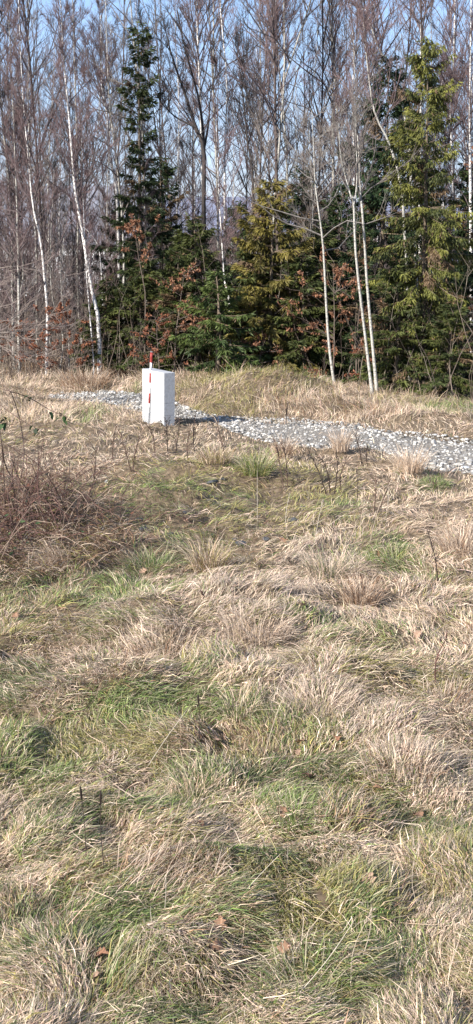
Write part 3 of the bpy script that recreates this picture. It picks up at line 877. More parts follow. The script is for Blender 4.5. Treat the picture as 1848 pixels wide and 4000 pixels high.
def stand(u, Y):
    x = float(at(u, 1400, Y)[0]); return (x, Y, float(ground_z(x, Y)) - .06)

def top_h(v, Y):
    return float(at(924, v, Y)[2] - ground_z(0.0, Y))

DG, LG = (.018, .030, .010), (.060, .075, .020)
Y = 36.0; H = top_h(70, Y)
put_spruce('spruce_tree', spruce(201, H, [(0, 1.35), (.10, 1.5), (.22, 1.35), (.36, 1.05), (.46, .68), (.55, .50), (.63, .34), (.72, .28), (.78, .50), (.84, .26), (.9, .42), (.95, .2), (1, .05)], per=4, dark=DG, light=LG, gap=.25), 'tall dark green spruce with a thin ragged top, left half of the wood', stand(560, Y))
Y = 33.5; H = top_h(690, Y)
put_spruce('golden_spruce', spruce(202, H, [(0, 1.0), (.1, 1.15), (.3, 1.1), (.55, .85), (.75, .62), (.9, .38), (1, .1)], per=6, dark=(.070, .060, .013), light=(.215, .175, .040), gap=.22, hang=.6), 'golden olive spruce in the middle of the wood edge', stand(1060, Y))
Y = 32.2; H = top_h(1040, Y)
put_spruce('young_spruce', spruce(203, H, [(0, 1.0), (.15, 1.1), (.4, .95), (.7, .6), (.9, .3), (1, .06)], per=5, dark=(.026, .045, .012), light=(.105, .135, .030), gap=.2, hang=.5, hb=.03), 'low bushy fresh green spruce at the foot of the golden one', stand(850, Y))
Y = 30.4; H = top_h(95, Y)
put_spruce('spruce_tree', spruce(204, H, [(0, .6), (.08, .75), (.2, .9), (.35, 1.02), (.5, .92), (.62, .78), (.75, .62), (.86, .46), (.95, .30), (1, .08)], per=7, dark=(.026, .036, .010), light=(.19, .185, .036), kl=(.06, .14), kw=.0135, dens=.031, gap=.21, hang=1.0, droopy=.46, hb=.12, bias=1.3), 'big yellow-green spruce with drooping curtains of branches on the right', stand(1640, Y))
Y = 34.8; H = top_h(180, Y)
put_spruce('spruce_tree', spruce(205, H, [(0, 1.3), (.2, 1.25), (.45, 1.0), (.65, .82), (.85, .52), (1, .08)], per=6, dark=(.013, .028, .012), light=(.040, .066, .022), gap=.24), 'dark blue-green spruce half hidden behind the big yellow-green one', stand(1475, Y))
Y = 33.0; H = top_h(640, Y)
put_spruce('spruce_tree', spruce(206, H, [(0, 1.1), (.3, 1.0), (.6, .7), (.85, .4), (1, .08)], per=6, dark=(.012, .026, .010), light=(.035, .058, .018), gap=.23), 'shaded dark spruce at the right border of the wood', stand(1900, Y))
low = spruce(207, 4.6, [(0, 1.0), (.3, .95), (.6, .65), (.85, .35), (1, .06)], per=6, dark=(.030, .042, .012), light=(.095, .105, .026), gap=.2)
low2 = spruce(208, 6.4, [(0, 1.25), (.3, 1.1), (.6, .8), (.85, .42), (1, .06)], per=6, dark=(.014, .030, .010), light=(.045, .066, .018), gap=.25)
a1 = put_spruce('spruce_tree', low2, 'shaded spruce filling the gap right behind the tall thin-topped spruce', stand(640, 38.5))
a2 = put_spruce('young_spruce', low, 'small green spruce left of the leaning white birch foot', stand(420, 35.2))
a2.scale = (.9, .9, .62)
copy_tree(a2, stand(1180, 33.2), 1.0, (1, 1, .74), 'small olive spruce between golden spruce and lone aspen')
copy_tree(a2, stand(1545, 30.2), 2.4, (.9, .9, .70), 'small spruce at the foot of the paired aspen stems')
copy_tree(a2, stand(1760, 29.4), 5.2, (.8, .8, .5), 'small olive spruce right of the big yellow-green spruce foot')
copy_tree(a2, stand(990, 33.9), .4, (1, 1, .8), 'small spruce tucked left behind the golden spruce')
copy_tree(a2, stand(770, 34.6), 3.1, (1.1, 1.1, .95), 'shaded small spruce left behind the low fresh green one')
copy_tree(a2, stand(1250, 34.2), 2.0, (1.1, 1.1, .9), 'shaded small spruce behind the rust-leaved oak at the lone aspen')
copy_tree(a2, stand(560, 34.9), 5.5, (1, 1, .7), 'small spruce under the skirt of the tall thin-topped spruce')
copy_tree(a2, stand(700, 34.2), 4.0, (.9, .9, .72), 'small dark spruce behind the white block')
for (u, Yy, s, rz, lab) in [(1180, 37.5, .95, .5, 'shaded spruce filling the gap right of the golden spruce'), (1330, 35.5, .85, 1.7, 'shaded spruce right behind the lone white aspen'), (940, 37.0, .78, 2.6, 'shaded spruce filling the gap left of the golden spruce'), (1790, 36.0, .95, 3.9, 'shaded spruce in the gap right of the big yellow-green spruce'), (1390, 33.4, .72, 5.0, 'low shaded spruce behind the paired aspen stems'), (1600, 38.0, 1.0, 4.4, 'shaded spruce deep behind the big yellow-green one'), (500, 39.5, .85, .9, 'shaded spruce deep behind the tall thin-topped one'), (1060, 40.5, .8, 3.3, 'shaded spruce deep behind the golden one'), (1250, 41.0, .9, 2.2, 'shaded spruce deepest in the gap behind the lone aspen'), (780, 41.0, .75, 2.0, 'shaded spruce deep behind the black forked tree')]:
    copy_tree(a1, stand(u, Yy), rz, (s, s, s), lab)

# ------------------------------------------------------------------ saplings that kept their brown leaves
def leafy(seed, H, nb, leaf, cols, spread=.45, hb=.25, nl=26, wide=.05, sub=3):
    r = np.random.default_rng(seed)
    st = MB(); P = grow(r, np.zeros((1, 3)), np.array([[.05, 0, 1.0]]), np.array([H]), 10, .05, .05)
    tubes(st, P, (.022 * (1 - .85 * np.linspace(0, 1, 10)))[None] * (H / 3) ** .5, 5, (.13, .10, .08))
    t = hb + (1 - hb) * r.random(nb); b, T = along(P, np.zeros(nb, int), t)
    az = r.uniform(0, 6.28, nb); d = np.stack((np.cos(az), np.sin(az), r.uniform(.1, .7, nb)), 1)
    L = H * spread * r.uniform(.4, 1.1, nb) * (1.15 - .6 * t)
    B = grow(r, b, d, L, 5, .03, .16)
    tubes(st, B, (.008 * np.linspace(1, .35, 5))[None] * np.ones((nb, 1)), 3, (.12, .09, .075))
    m = nb * sub; j = r.integers(0, nb, m); b, T = along(B, j, r.uniform(.25, 1, m))
    C = grow(r, b, fork(r, T, r.uniform(.3, .9, m)), L[j] * r.uniform(.2, .5, m), 4, 0, .2)
    tubes(st, C, (.005 * np.linspace(1, .4, 4))[None] * np.ones((m, 1)), 3, (.12, .09, .075))
    keep = r.random(m) < .75
    C = C[keep]; m = len(C); q = int(m * nl / sub * 1.5)
    j = r.integers(0, m, q); b, T = along(C, j, r.uniform(.2, 1, q) ** .7)
    d = norm(r.normal(0, .55, (q, 3)) + T * .5 - np.array([0, 0, .45]))
    lf = MB(); cc = np.array(cols)[r.integers(0, len(cols), q)] * r.uniform(.7, 1.25, (q, 1))
    kites(lf, b, d, leaf * r.uniform(.6, 1.15, q), leaf * wide / .1 * r.uniform(.3, .5, q), r.normal(0, 1, (q, 3)), cc, .5)
    return st.mesh('stem', M_twig), lf.mesh('leaves', M_leaf)

OAK = [(.27, .125, .065), (.20, .088, .045), (.34, .18, .105), (.14, .065, .038)]
BEECH = [(.22, .085, .045), (.15, .055, .03), (.29, .125, .065)]
def put_leafy(name, me, label, cat, loc, sc=1, group=None):
    t = thing(name, label, cat, loc, 0, group); t.scale = (sc, sc, sc)
    link('stem', me[0], t); link('crown', me[1], t, kind='stuff'); return t
def leafy_at(name, seed, u, Y, vtop, label, cat, nb, cols, **kw):
    put_leafy(name, leafy(seed, top_h(vtop, Y), nb, kw.pop('leaf', .088), cols, **kw), label, cat, stand(u, Y))
leafy_at('oak_sapling', 301, 560, 34.3, 850, 'young oak with orange brown leaves high before the tall spruce', 'tree', 14, OAK, hb=.70, spread=.30, nl=80)
leafy_at('oak_sapling', 302, 680, 33.4, 1040, 'young oak with brown leaves over the white block', 'tree', 22, OAK, hb=.25, spread=.45, nl=48)
leafy_at('oak_sapling', 303, 1300, 31.6, 985, 'young oak with rust brown leaves behind the lone white aspen', 'tree', 24, OAK, hb=.38, spread=.42, nl=60)
leafy_at('oak_sapling', 304, 1390, 31.4, 1040, 'young oak with rust brown leaves between lone aspen and paired aspen stems', 'tree', 18, OAK, hb=.25, spread=.40, nl=50)
leafy_at('beech_bush', 305, 250, 33.6, 1215, 'rounded red-brown beech bush left of the leaning white birch', 'shrub', 40, BEECH, hb=.1, spread=.75, nl=110, leaf=.075)
leafy_at('beech_bush', 306, 620, 33.0, 1235, 'low brown leafy bush in shade behind the white block', 'shrub', 26, BEECH, hb=.1, spread=.6, nl=44, leaf=.08)
leafy_at('oak_sapling', 307, 1010, 32.6, 1290, 'low brown-leaved oak shoots under the golden spruce', 'shrub', 16, OAK, hb=.2, spread=.5, nl=40)
leafy_at('oak_sapling', 308, 1850, 31.0, 1090, 'brown-leaved oak at the right border under the shaded spruce', 'tree', 20, OAK, hb=.3, spread=.35, nl=34)
leafy_at('oak_sapling', 309, 1440, 30.9, 1320, 'low brown oak shoots at the feet of the paired aspen stems', 'shrub', 14, BEECH, hb=.15, spread=.5, nl=34)
leafy_at('oak_sapling', 310, 1845, 34.0, 500, 'tall oak at the right border with few rusty leaves on its upper twigs', 'tree', 14, OAK, hb=.75, spread=.16, nl=20)

leafy_at('beech_bush', 311, 60, 35.5, 1250, 'dull brown leafy bush at the left border of the wood', 'shrub', 26, BEECH, hb=.12, spread=.6, nl=44, leaf=.08)
leafy_at('beech_bush', 312, 480, 35.2, 1330, 'low red-brown bush under the tall thin-topped spruce', 'shrub', 22, BEECH, hb=.1, spread=.7, nl=44, leaf=.075)
leafy_at('oak_sapling', 313, 760, 33.6, 1180, 'slim oak with tan leaves beside the low fresh green spruce', 'tree', 16, OAK, hb=.3, spread=.3, nl=36)
leafy_at('beech_bush', 314, 1220, 32.0, 1400, 'low brown leaves on twigs right under the golden spruce skirt', 'shrub', 16, BEECH, hb=.15, spread=.8, nl=30, leaf=.08)

# ------------------------------------------------------------------ thicket and litter of the wood edge
r = np.random.default_rng(400)
n = 4400
Yt = r.uniform(33.2, 58, n); xt = (r.uniform(-420, 2260, n) - 924) / F * Yt
e_ = np.minimum(33.2, wood_edge(xt) + .3); Yt = e_ + (Yt - 33.2) * (58 - e_) / 24.8
b = np.stack((xt, Yt, ground_z(xt, Yt) - .02), 1)
d = np.stack((r.normal(0, .28, n), r.normal(0, .28, n), np.ones(n)), 1)
L = r.uniform(.6, 3.2, n) * np.where(r.random(n) < .3, 1.4, .8)
P = grow(r, b, d, L, 5, .02, .14)
cols = np.array([(.10, .075, .06), (.15, .115, .09), (.06, .045, .04), (.20, .165, .13)])[r.integers(0, 4, n)]
mb = MB(); tubes(mb, P, (r.uniform(.005, .012, n))[:, None] * np.linspace(1, .35, 5)[None], 3, cols)
m = n * 5; j = r.integers(0, n, m); bb, T = along(P, j, r.uniform(.25, 1, m))
Q = grow(r, bb, fork(r, T, r.uniform(.4, 1.0, m)), L[j] * r.uniform(.12, .34, m), 2, .0, .2)
tubes(mb, Q, (.0042 * np.array([1, .3]))[None] * np.ones((m, 1)), 3, cols[j])
n = 3200
Yt = r.uniform(50, 74, n); xt = (r.uniform(-420, 2260, n) - 924) / F * Yt
b = np.stack((xt, Yt, ground_z(xt, Yt) - .02), 1)
d = np.stack((r.normal(0, .3, n), r.normal(0, .3, n), np.ones(n)), 1)
L = r.uniform(1.6, 6.0, n); cols = np.array([(.09, .068, .062), (.13, .10, .09), (.06, .046, .045)])[r.integers(0, 3, n)]
P = grow(r, b, d, L, 4, .02, .16)
tubes(mb, P, (r.uniform(.010, .02, n))[:, None] * np.linspace(1, .35, 4)[None], 3, cols)
m = n * 6; j = r.integers(0, n, m); bb, T = along(P, j, r.uniform(.15, 1, m))
Q = grow(r, bb, fork(r, T, r.uniform(.4, 1.0, m)), L[j] * r.uniform(.14, .36, m), 2, .0, .2)
tubes(mb, Q, (.009 * np.array([1, .3]))[None] * np.ones((m, 1)), 3, cols[j])
link('undergrowth', mb.mesh('undergrowth', M_twig), kind='stuff', label='brown bare thicket of the wood floor')

# ------------------------------------------------------------------ far house behind the trees
def box(mb, x0, x1, y0, y1, z0, z1, mat=0):
    v = [(x, y, z) for z in (z0, z1) for y in (y0, y1) for x in (x0, x1)]
    f = [(0, 2, 3, 1), (4, 5, 7, 6), (0, 1, 5, 4), (2, 6, 7, 3), (0, 4, 6, 2), (1, 3, 7, 5)]
    mb.add(v, np.array(f).ravel(), [4] * 6, None, mat)
def boxm(name, m, *a):
    mb = MB(); box(mb, *a); return mb.mesh(name, m)
hx0 = float(at(-260, 900, 84)[0]); hx1 = float(at(590, 900, 84)[0]); hz = float(ground_z(-10.0, 84)) - .1
ez = float(at(300, 950, 84)[2]) - hz; rz = float(at(300, 725, 88)[2]) - hz
hs = thing('house', 'grey roofed white house glimpsed far behind the bare trees on the left', 'house', (hx0, 84, hz))
Lx = hx1 - hx0
link('wall', boxm('wall', M_plaster, 0, Lx, 0, 8, 0, ez), hs)
mb = MB(); e = .35
v = [(-e, -e, ez + .01), (Lx + e, -e, ez + .01), (Lx + e, 4, rz), (-e, 4, rz), (-e, 8 + e, ez + .01), (Lx + e, 8 + e, ez + .01), (-e, -e, ez - .12), (Lx + e, -e, ez - .12), (-e, 8 + e, ez - .12), (Lx + e, 8 + e, ez - .12)]
f = [(0, 1, 2, 3), (3, 2, 5, 4), (0, 6, 7, 1), (4, 5, 9, 8)]
mb.add(v, np.array(f).ravel(), [4] * 4)
mb.add([v[0], v[3], v[4], v[8], v[6], v[1], v[7], v[9], v[5], v[2]], [0, 1, 2, 3, 4, 5, 6, 7, 8, 9], [5, 5])
link('roof', mb.mesh('roof', M_tile), hs)
for k in range(4):
    x = Lx * (.14 + .23 * k)
    wdw = link('window', boxm('window', M_glass, x, x + 1.1, -.03, .05, ez - 2.0, ez - .8), hs)
    link('sill', boxm('sill', M_wht, x - .1, x + 1.2, -.12, -.032, ez - 2.08, ez - 2.005), wdw)
#@@OBJECTS@@
# ------------------------------------------------------------------ white block pillar and banded pole
bx, by, bz = [float(q) for q in G(641, 1658)]
va = math.atan2(bx, by)
fwd = np.array([math.sin(va), math.cos(va)]); rgt = np.array([math.cos(va), -math.sin(va)])
TH = R(60)
wd_ = -rgt * math.cos(TH) + fwd * math.sin(TH); dd_ = rgt * math.sin(TH) + fwd * math.cos(TH)
BW, BD = .86, .235
TOPZ = float(at(655, 1457, by)[2])
blk = thing('block_pillar', 'white stacked block pillar standing at the edge of the gravel track', 'block', (bx, by, bz - .08))
blk.rotation_euler = (0, R(.9), 0)
def block(z0, z1, ins=0.0):
    c = .006; m = MB(); rings = []
    for (z, s) in ((z0, c + ins), (z0 + c, ins), (z1 - c, ins), (z1, c + ins)):
        for (a, b) in ((s, s), (BW - s, s), (BW - s, BD - s), (s, BD - s)):
            q = wd_ * a + dd_ * b; rings.append((q[0], q[1], z))
    L = []
    for i in range(3):
        for j in range(4):
            L += [i * 4 + j, i * 4 + (j + 1) % 4, (i + 1) * 4 + (j + 1) % 4, (i + 1) * 4 + j]
    m.add(rings, L, [4] * 12); m.add(rings[:4], [3, 2, 1, 0], [4]); m.add(rings[12:], [0, 1, 2, 3], [4])
    return m.mesh('block', M_white)
HT = TOPZ - bz + .08
cuts = [0, .24, .48, HT]
for a, b in zip(cuts[:-1], cuts[1:]):
    link('block', block(a + .0008, b - .0008), blk)
mb = MB(); q = [wd_ * a + dd_ * b for a, b in ((.0, .0), (BW, .0), (BW, BD), (0, BD))]

pb = G(579, 1652)
py = by + .44
def polep(u, v): return at(u, v, py)
p0 = polep(578.5, 1668); p1 = polep(592.5, 1376)
pl = thing('ranging_pole', 'thin red and white banded pole with grey foot, leaning before the white block', 'pole', tuple(p0))
ax = (p1 - p0); PLN = float(np.linalg.norm(ax)); ax = ax / PLN
pole_r = lambda f: .0135 + .0105 * f
segs = [(0, .19, 'foot', M_steel), (.19, .32, 'band', M_wht), (.32, .455, 'band', M_red), (.455, .595, 'band', M_wht), (.595, .725, 'band', M_red), (.725, .865, 'band', M_wht), (.865, 1.0, 'band', M_red)]
for (a, b, nm, m) in segs:
    mb = MB(); f = np.linspace(a, b, 3)
    rr_ = pole_r(f) + (.004 if a > .86 else 0)
    tubes(mb, (ax[None] * (f * PLN)[:, None])[None], rr_[None], 12, (.5, .5, .5), tip=False)
    link(nm, mb.mesh(nm, m, True), pl)
mb = MB(); tubes(mb, (ax[None] * (np.array([1.0, 1.006, 1.012]) * PLN)[:, None])[None], np.array([[.029, .029, .02]]), 12, (.5, .5, .5), tip=False)
link('cap', mb.mesh('cap', M_steel), pl)

# ------------------------------------------------------------------ tufts
def tuft(seed, n, L, rad, kinds_, lean=.35, aim=None, wdt=.0022, droop=1.1):
    r = np.random.default_rng(seed)
    a = r.uniform(0, 6.283, n); q = rad * np.sqrt(r.random(n))
    P = np.zeros((n, 4, 3)); P[:, 0, 0] = q * np.sin(a); P[:, 0, 1] = q * np.cos(a)
    az = a + r.normal(0, .5, n) if aim is None else aim + r.normal(0, .45, n)
    e = math.pi / 2 - np.abs(r.normal(0, lean, n)) - .5 * q / rad * lean
    Ls = L * r.uniform(.45, 1.15, n)
    for i in range(1, 4):
        P[:, i] = P[:, i - 1] + (Ls / 3)[:, None] * np.stack((np.cos(e) * np.sin(az), np.cos(e) * np.cos(az), np.sin(e)), 1)
        P[:, i, 2] = np.maximum(P[:, i, 2], .01)
        e = e - droop / 3 * r.uniform(.3, 1.6, n); az = az + r.normal(0, .15, n)
    s = np.stack((np.cos(az), -np.sin(az), np.zeros(n)), 1); s = norm(s + r.normal(0, .5, (n, 3)))
    k = np.array([KEYS.index(x) for x in kinds_])[r.integers(0, len(kinds_), n)]
    c = PALA[k, r.integers(0, 3, n)] * r.uniform(.8, 1.25, (n, 1))
    tip = np.where((r.random(n) < .4)[:, None], np.array(PAL['straw'][1]), c)
    mb = MB(); ribbons(mb, P, (wdt * r.uniform(.6, 1.3, n))[:, None] * np.array([.9, 1, .7])[None], s, c, tip)
    return mb.mesh('tuft', M_grass)
TUFTS = [
    (1000, 1850, .42, .20, 'green green olive', 420, .40, None, 'lush green grass tussock on the crest before the gravel track'),
    (840, 1800, .30, .25, 'olive brown straw', 420, .40, None, 'olive brown grass cap on the hummock crest right of the block'),
    (815, 2235, .42, .16, 'straw brown olive', 460, .35, None, 'rounded straw-tipped grass tussock in the hollow below the hummock'),
    (590, 2220, .30, .26, 'green green dark', 420, .75, None, 'dark green broad-bladed tuft beside the bramble heap'),
    (225, 2225, .48, .16, 'straw grey', 360, .7, 3.6, 'pale tuft of straw flopped over at the foot of the bramble heap'),
    (1285, 2265, .42, .22, 'grey straw dark', 460, .35, None, 'grey-green grass tussock right of the hollow with dark leaves'),
    (1410, 2370, .36, .15, 'brown brown straw', 420, .3, None, 'rusty brown dense grass tuft in the middle of the meadow'),
    (1800, 2170, .46, .22, 'brown straw grey', 520, .35, None, 'big brownish grass tuft at the right border'),
    (1540, 2195, .24, .28, 'green olive green', 460, .55, None, 'fresh green grass cushion beside the dark clod'),
    (1690, 1900, .18, .22, 'green green', 300, .5, None, 'bright green grass patch on the lower edge of the gravel'),
    (510, 3810, .20, .13, 'green green olive', 240, .35, .9, 'bright green wide-bladed tuft near the lower left of the meadow'),
    (1150, 3200, .20, .14, 'green green', 220, .45, None, 'vivid green tuft with an oak leaf at its left'),
    (760, 3110, .24, .12, 'green straw', 200, .35, None, 'light green upright tuft above the small fallen leaf'),
    (930, 2790, .24, .11, 'green green straw', 200, .35, None, 'light green upright tuft beside the long slanting stalk'),
    (1560, 3010, .19, .24, 'grey straw brown', 360, .35, None, 'grey feathery dry tussock right of the three oak leaves'),
    (1250, 2770, .24, .26, 'grey grey straw', 520, .4, None, 'pale grey dry tussock below the long slanting stalk'),
    (1000, 2470, .28, .30, 'grey straw grey', 520, .4, None, 'wide pale grey tussock in the centre of the meadow'),
    (640, 2560, .26, .26, 'grey brown straw', 460, .45, None, 'grey-brown tussock left of the centre of the meadow'),
    (1110, 1790, .45, .13, 'brown straw', 300, .2, None, 'narrow upright tuft of brown straw before the gravel'),
    (1600, 1840, .42, .22, 'straw straw', 360, .25, None, 'upright beige grass tuft reaching over the lower gravel edge'),
    (1330, 1760, .50, .13, 'straw grey', 260, .2, None, 'tall thin beige grass tuft standing in front of the gravel'),
    (330, 1510, .6, .6, 'brown straw brown', 700, .3, None, 'rusty tall grass patch on the far edge of the track left of the block'),
    (160, 1450, .6, .6, 'brown brown straw', 600, .3, None, 'rusty tall grass clump before the brown beech bush'),
    (450, 1470, .5, .45, 'brown straw', 500, .3, None, 'tall brown grass clump at the foot of the leaning white birch'),
    (1740, 2760, .22, .22, 'grey brown', 360, .4, None, 'dry grey tuft beside the hole under the dark twig'),
    (1200, 3890, .26, .16, 'green dark', 220, .5, None, 'dark green leafy tuft under the long pale straw at the bottom'),
    (640, 3440, .24, .26, 'brown grey', 420, .6, 1.2, 'dark brown dome of dry grass left of the slanting straw'),
    (1740, 3900, .24, .24, 'straw brown', 380, .5, None, 'tawny dry tuft in the bottom right of the meadow'),
]
for i, (u, v, L, rad, kd, n, lean, aim, lab) in enumerate(TUFTS):
    g = G(u, v)
    o = link('grass_tuft', tuft(700 + i, n, L, rad, kd.split(), lean, aim, .0013 + .55 / (F / g[1])), None, tuple(g - np.array([0, 0, .01])), label=lab, category='grass tuft')

# ------------------------------------------------------------------ weeds and stalks
WEEDC = {'dark': (.05, .035, .028), 'brown': (.095, .062, .046), 'red': (.10, .05, .04), 'straw': (.42, .34, .25), 'pale': (.48, .41, .33)}
def weed(seed, u0, v0, u1, v1, col, style, label, back=0.0):
    r = np.random.default_rng(seed)
    g = G(u0, v0); Y = g[1] - back
    e = at(u1, v1, Y) - g; L = float(np.linalg.norm(e))
    px = F / g[1]; c = np.array(WEEDC[col])
    mid = e * .5 + np.array([r.normal(0, .05), r.normal(0, .04), 0]) * L
    P = catmull(np.array([np.array([0, 0, -.03]), mid, e]), 9)[None]
    t = thing('dry_stalk' if style in ('stalk', 'bent') else 'dry_weed', label, 'stalk' if style in ('stalk', 'bent') else 'weed', tuple(g))
    r0 = (.0017 + 1.2 / px) if style == 'spike' else (.0024 + 1.8 / px) if style in ('twiggy', 'seed') else (.0011 + .75 / px)
    mb = MB(); tubes(mb, P, (r0 * np.linspace(1, .5, 9))[None], 4, c[None] * 1.0)
    if style in ('twiggy', 'seed'):
        n = 9 if style == 'twiggy' else 7
        b, T = along(P, np.zeros(n, int), r.uniform(.25, .97, n))
        Q = grow(r, b, fork(r, T, r.uniform(.3, .8, n)), L * r.uniform(.12, .38, n), 4, .08, .15)
        tubes(mb, Q, (r0 * .7 * np.linspace(1, .4, 4))[None] * np.ones((n, 1)), 3, np.broadcast_to(c, (n, 3)))
    link('stem', mb.mesh('stem', M_twig), t)
    if style == 'seed':
        heads = np.concatenate((Q[:, -1], P[0, 5:])) + r.normal(0, .006, (n + 4, 3))
        mb = MB(); m = len(heads); q = 10
        bb = np.repeat(heads, q, 0) + r.normal(0, .010, (m * q, 3))
        kites(mb, bb, norm(r.normal(0, 1, (m * q, 3))), r.uniform(.015, .035, m * q), np.full(m * q, .007), r.normal(0, 1, (m * q, 3)), np.tile(c * .9, (m * q, 1)) * r.uniform(.6, 1.6, (m * q, 1)))
        link('seed_head', mb.mesh('seed_head', M_leaf), t, kind='stuff')
    if style == 'spike':
        mb = MB(); d = norm(P[0, -1] - P[0, -3])
        S = P[0, -1] + d[None] * np.array([-.02, 0, .03, .055, .065])[:, None]
        tubes(mb, S[None], np.array([[.003, .0065, .0068, .005, .002]]), 6, c[None] * .7)
        link('seed_head', mb.mesh('seed_head', M_leaf, True), t)
    if style == 'panicle':
        mb = MB(); n = 26
        b, T = along(P, np.zeros(n, int), r.uniform(.78, 1, n))
        kites(mb, b, norm(fork(r, T, r.uniform(.1, .5, n))), r.uniform(.02, .04, n), np.full(n, .002 + .5 / px), r.normal(0, 1, (n, 3)), np.tile(c, (n, 1)))
        link('seed_head', mb.mesh('seed_head', M_leaf), t, kind='stuff')
    return t
WEEDS = [
    (512, 1840, 470, 1685, 'brown', 'twiggy', 'branching brown dead weed in the beige grass left below the block'),
    (520, 1850, 548, 1700, 'brown', 'twiggy', 'second branching dead weed just right of the one below the block'),
    (655, 1775, 647, 1634, 'dark', 'seed', 'dead weed with dark seed heads before the near corner of the block'),
    (683, 1788, 703, 1642, 'dark', 'seed', 'dead weed with dark seed heads right of the block corner'),
    (761, 1775, 765, 1614, 'dark', 'seed', 'tallest dark seed-headed weed right of the block'),
    (735, 1800, 742, 1680, 'brown', 'seed', 'short brown seed-headed weed between the block and the hummock'),
    (342, 1950, 373, 1758, 'brown', 'twiggy', 'long thin brown weed stem standing above the bramble heap edge'),
    (885, 1800, 846, 1640, 'brown', 'twiggy', 'brown leaning weed at the left end of the lower gravel'),
    (606, 1790, 588, 1672, 'brown', 'twiggy', 'small brown weed under the foot of the banded pole'),
    (440, 1800, 452, 1670, 'brown', 'twiggy', 'thin brown weed left of the branching pair below the block'),
    (1277, 1940, 1219, 1782, 'dark', 'twiggy', 'dark bare weed leaning left in the weed clump below the gravel'),
    (1304, 1935, 1312, 1741, 'dark', 'twiggy', 'tall dark bare weed in the middle of the weed clump below the gravel'),
    (1290, 1940, 1257, 1790, 'dark', 'twiggy', 'slim dark bare weed inside the weed clump below the gravel'),
    (1335, 1930, 1352, 1800, 'brown', 'twiggy', 'brown bare weed on the right of the weed clump below the gravel'),
    (1394, 1960, 1394, 1849, 'dark', 'spike', 'single dark spike with a seed head right of the weed clump'),
    (1433, 1812, 1437, 1741, 'dark', 'twiggy', 'small dark weed standing against the gravel'),
    (1413, 1812, 1388, 1700, 'dark', 'twiggy', 'dark weed leaning left against the gravel'),
    (1464, 2020, 1520, 1878, 'brown', 'twiggy', 'curly brown dead weed beside the long pale stalk'),
    (1460, 2010, 1470, 1870, 'brown', 'twiggy', 'upright brown dead weed left of the long pale stalk'),
    (1712, 2275, 1669, 2070, 'dark', 'twiggy', 'dark bare twig standing at the right of the meadow'),
    (1110, 1912, 1083, 1752, 'brown', 'seed', 'brown seed-headed weed beside the green crest tussock'),
    (1125, 1905, 1112, 1745, 'brown', 'twiggy', 'brown bare weed right beside the green crest tussock'),
    (1118, 1655, 1127, 1568, 'dark', 'twiggy', 'small dark weed on the far bank of the track'),
    (1704, 2690, 1747, 2486, 'red', 'twiggy', 'reddish dark twig rising over the hole in the grass'),
    (338, 3385, 318, 3112, 'dark', 'spike', 'dark plantain stem with a seed spike, lower left of the meadow'),
    (411, 3420, 393, 3130, 'dark', 'spike', 'taller dark plantain stem right of its twin'),
    (773, 2916, 776, 2745, 'dark', 'spike', 'thin dark plantain stem above the flat oak leaf'),
    (656, 3400, 668, 3262, 'brown', 'stalk', 'short brown stalk over the brown grass dome'),
    (1440, 2135, 1561, 1811, 'straw', 'panicle', 'long pale grass stalk leaning right below the gravel'),
    (1005, 2050, 1005, 1826, 'pale', 'stalk', 'upright pale stalk under the green crest tussock'),
    (1122, 2100, 1130, 1935, 'pale', 'panicle', 'pale upright grass stalk near the dark clods'),
    (1230, 2110, 1260, 1960, 'pale', 'panicle', 'pale upright grass stalk right of the dark clods'),
    (1400, 2110, 1420, 1980, 'straw', 'panicle', 'short pale grass stalk below the curly weeds'),
    (1505, 2030, 1519, 1900, 'pale', 'stalk', 'pale straight stalk right of the long leaning one'),
    (1025, 2965, 1273, 2455, 'straw', 'panicle', 'very long slanting straw stalk in the middle of the meadow'),
    (560, 3010, 740, 2760, 'pale', 'stalk', 'pale stalk slanting over the green mats left of the centre'),
    (1130, 3900, 1396, 3577, 'pale', 'stalk', 'long pale straw slanting up at the bottom of the meadow'),
    (1100, 3775, 1320, 3503, 'straw', 'stalk', 'long tan straw parallel above the bottom pale one'),
    (924, 3500, 1099, 3332, 'pale', 'stalk', 'pale straw slanting over the dark green hollow'),
    (1421, 3870, 1592, 3990, 'straw', 'stalk', 'tan straw lying towards the bottom right'),
    (1370, 3900, 1450, 3560, 'straw', 'panicle', 'tall brown grass stalk standing in the lower right of the meadow'),
    (1400, 3780, 1450, 3520, 'straw', 'stalk', 'thin brown grass stalk right of the tall one'),
    (1660, 3600, 1622, 3330, 'straw', 'stalk', 'thin upright straw at the right of the meadow'),
    (1705, 3290, 1830, 3380, 'pale', 'stalk', 'pale straw lying across the grass at the right border'),
    (1740, 3850, 1790, 3680, 'pale', 'stalk', 'pale bent straw over the bottom right green'),
    (260, 3560, 310, 3450, 'pale', 'stalk', 'pale short straw under the plantain stems'),
    (460, 3480, 525, 3410, 'pale', 'stalk', 'pale short straw right below the plantain stems'),
    (640, 3580, 648, 3410, 'pale', 'stalk', 'thin upright pale straw in the brown grass dome'),
    (960, 3720, 985, 3830, 'pale', 'stalk', 'pale kinked straw left of the bottom slanting pair'),
    (290, 3270, 340, 3220, 'pale', 'stalk', 'pale short straw left of the plantain stems'),
    (1480, 3340, 1620, 3360, 'straw', 'stalk', 'tan straw lying level in the green at the right'),
]
for i, wv in enumerate(WEEDS):
    weed(900 + i, *wv)

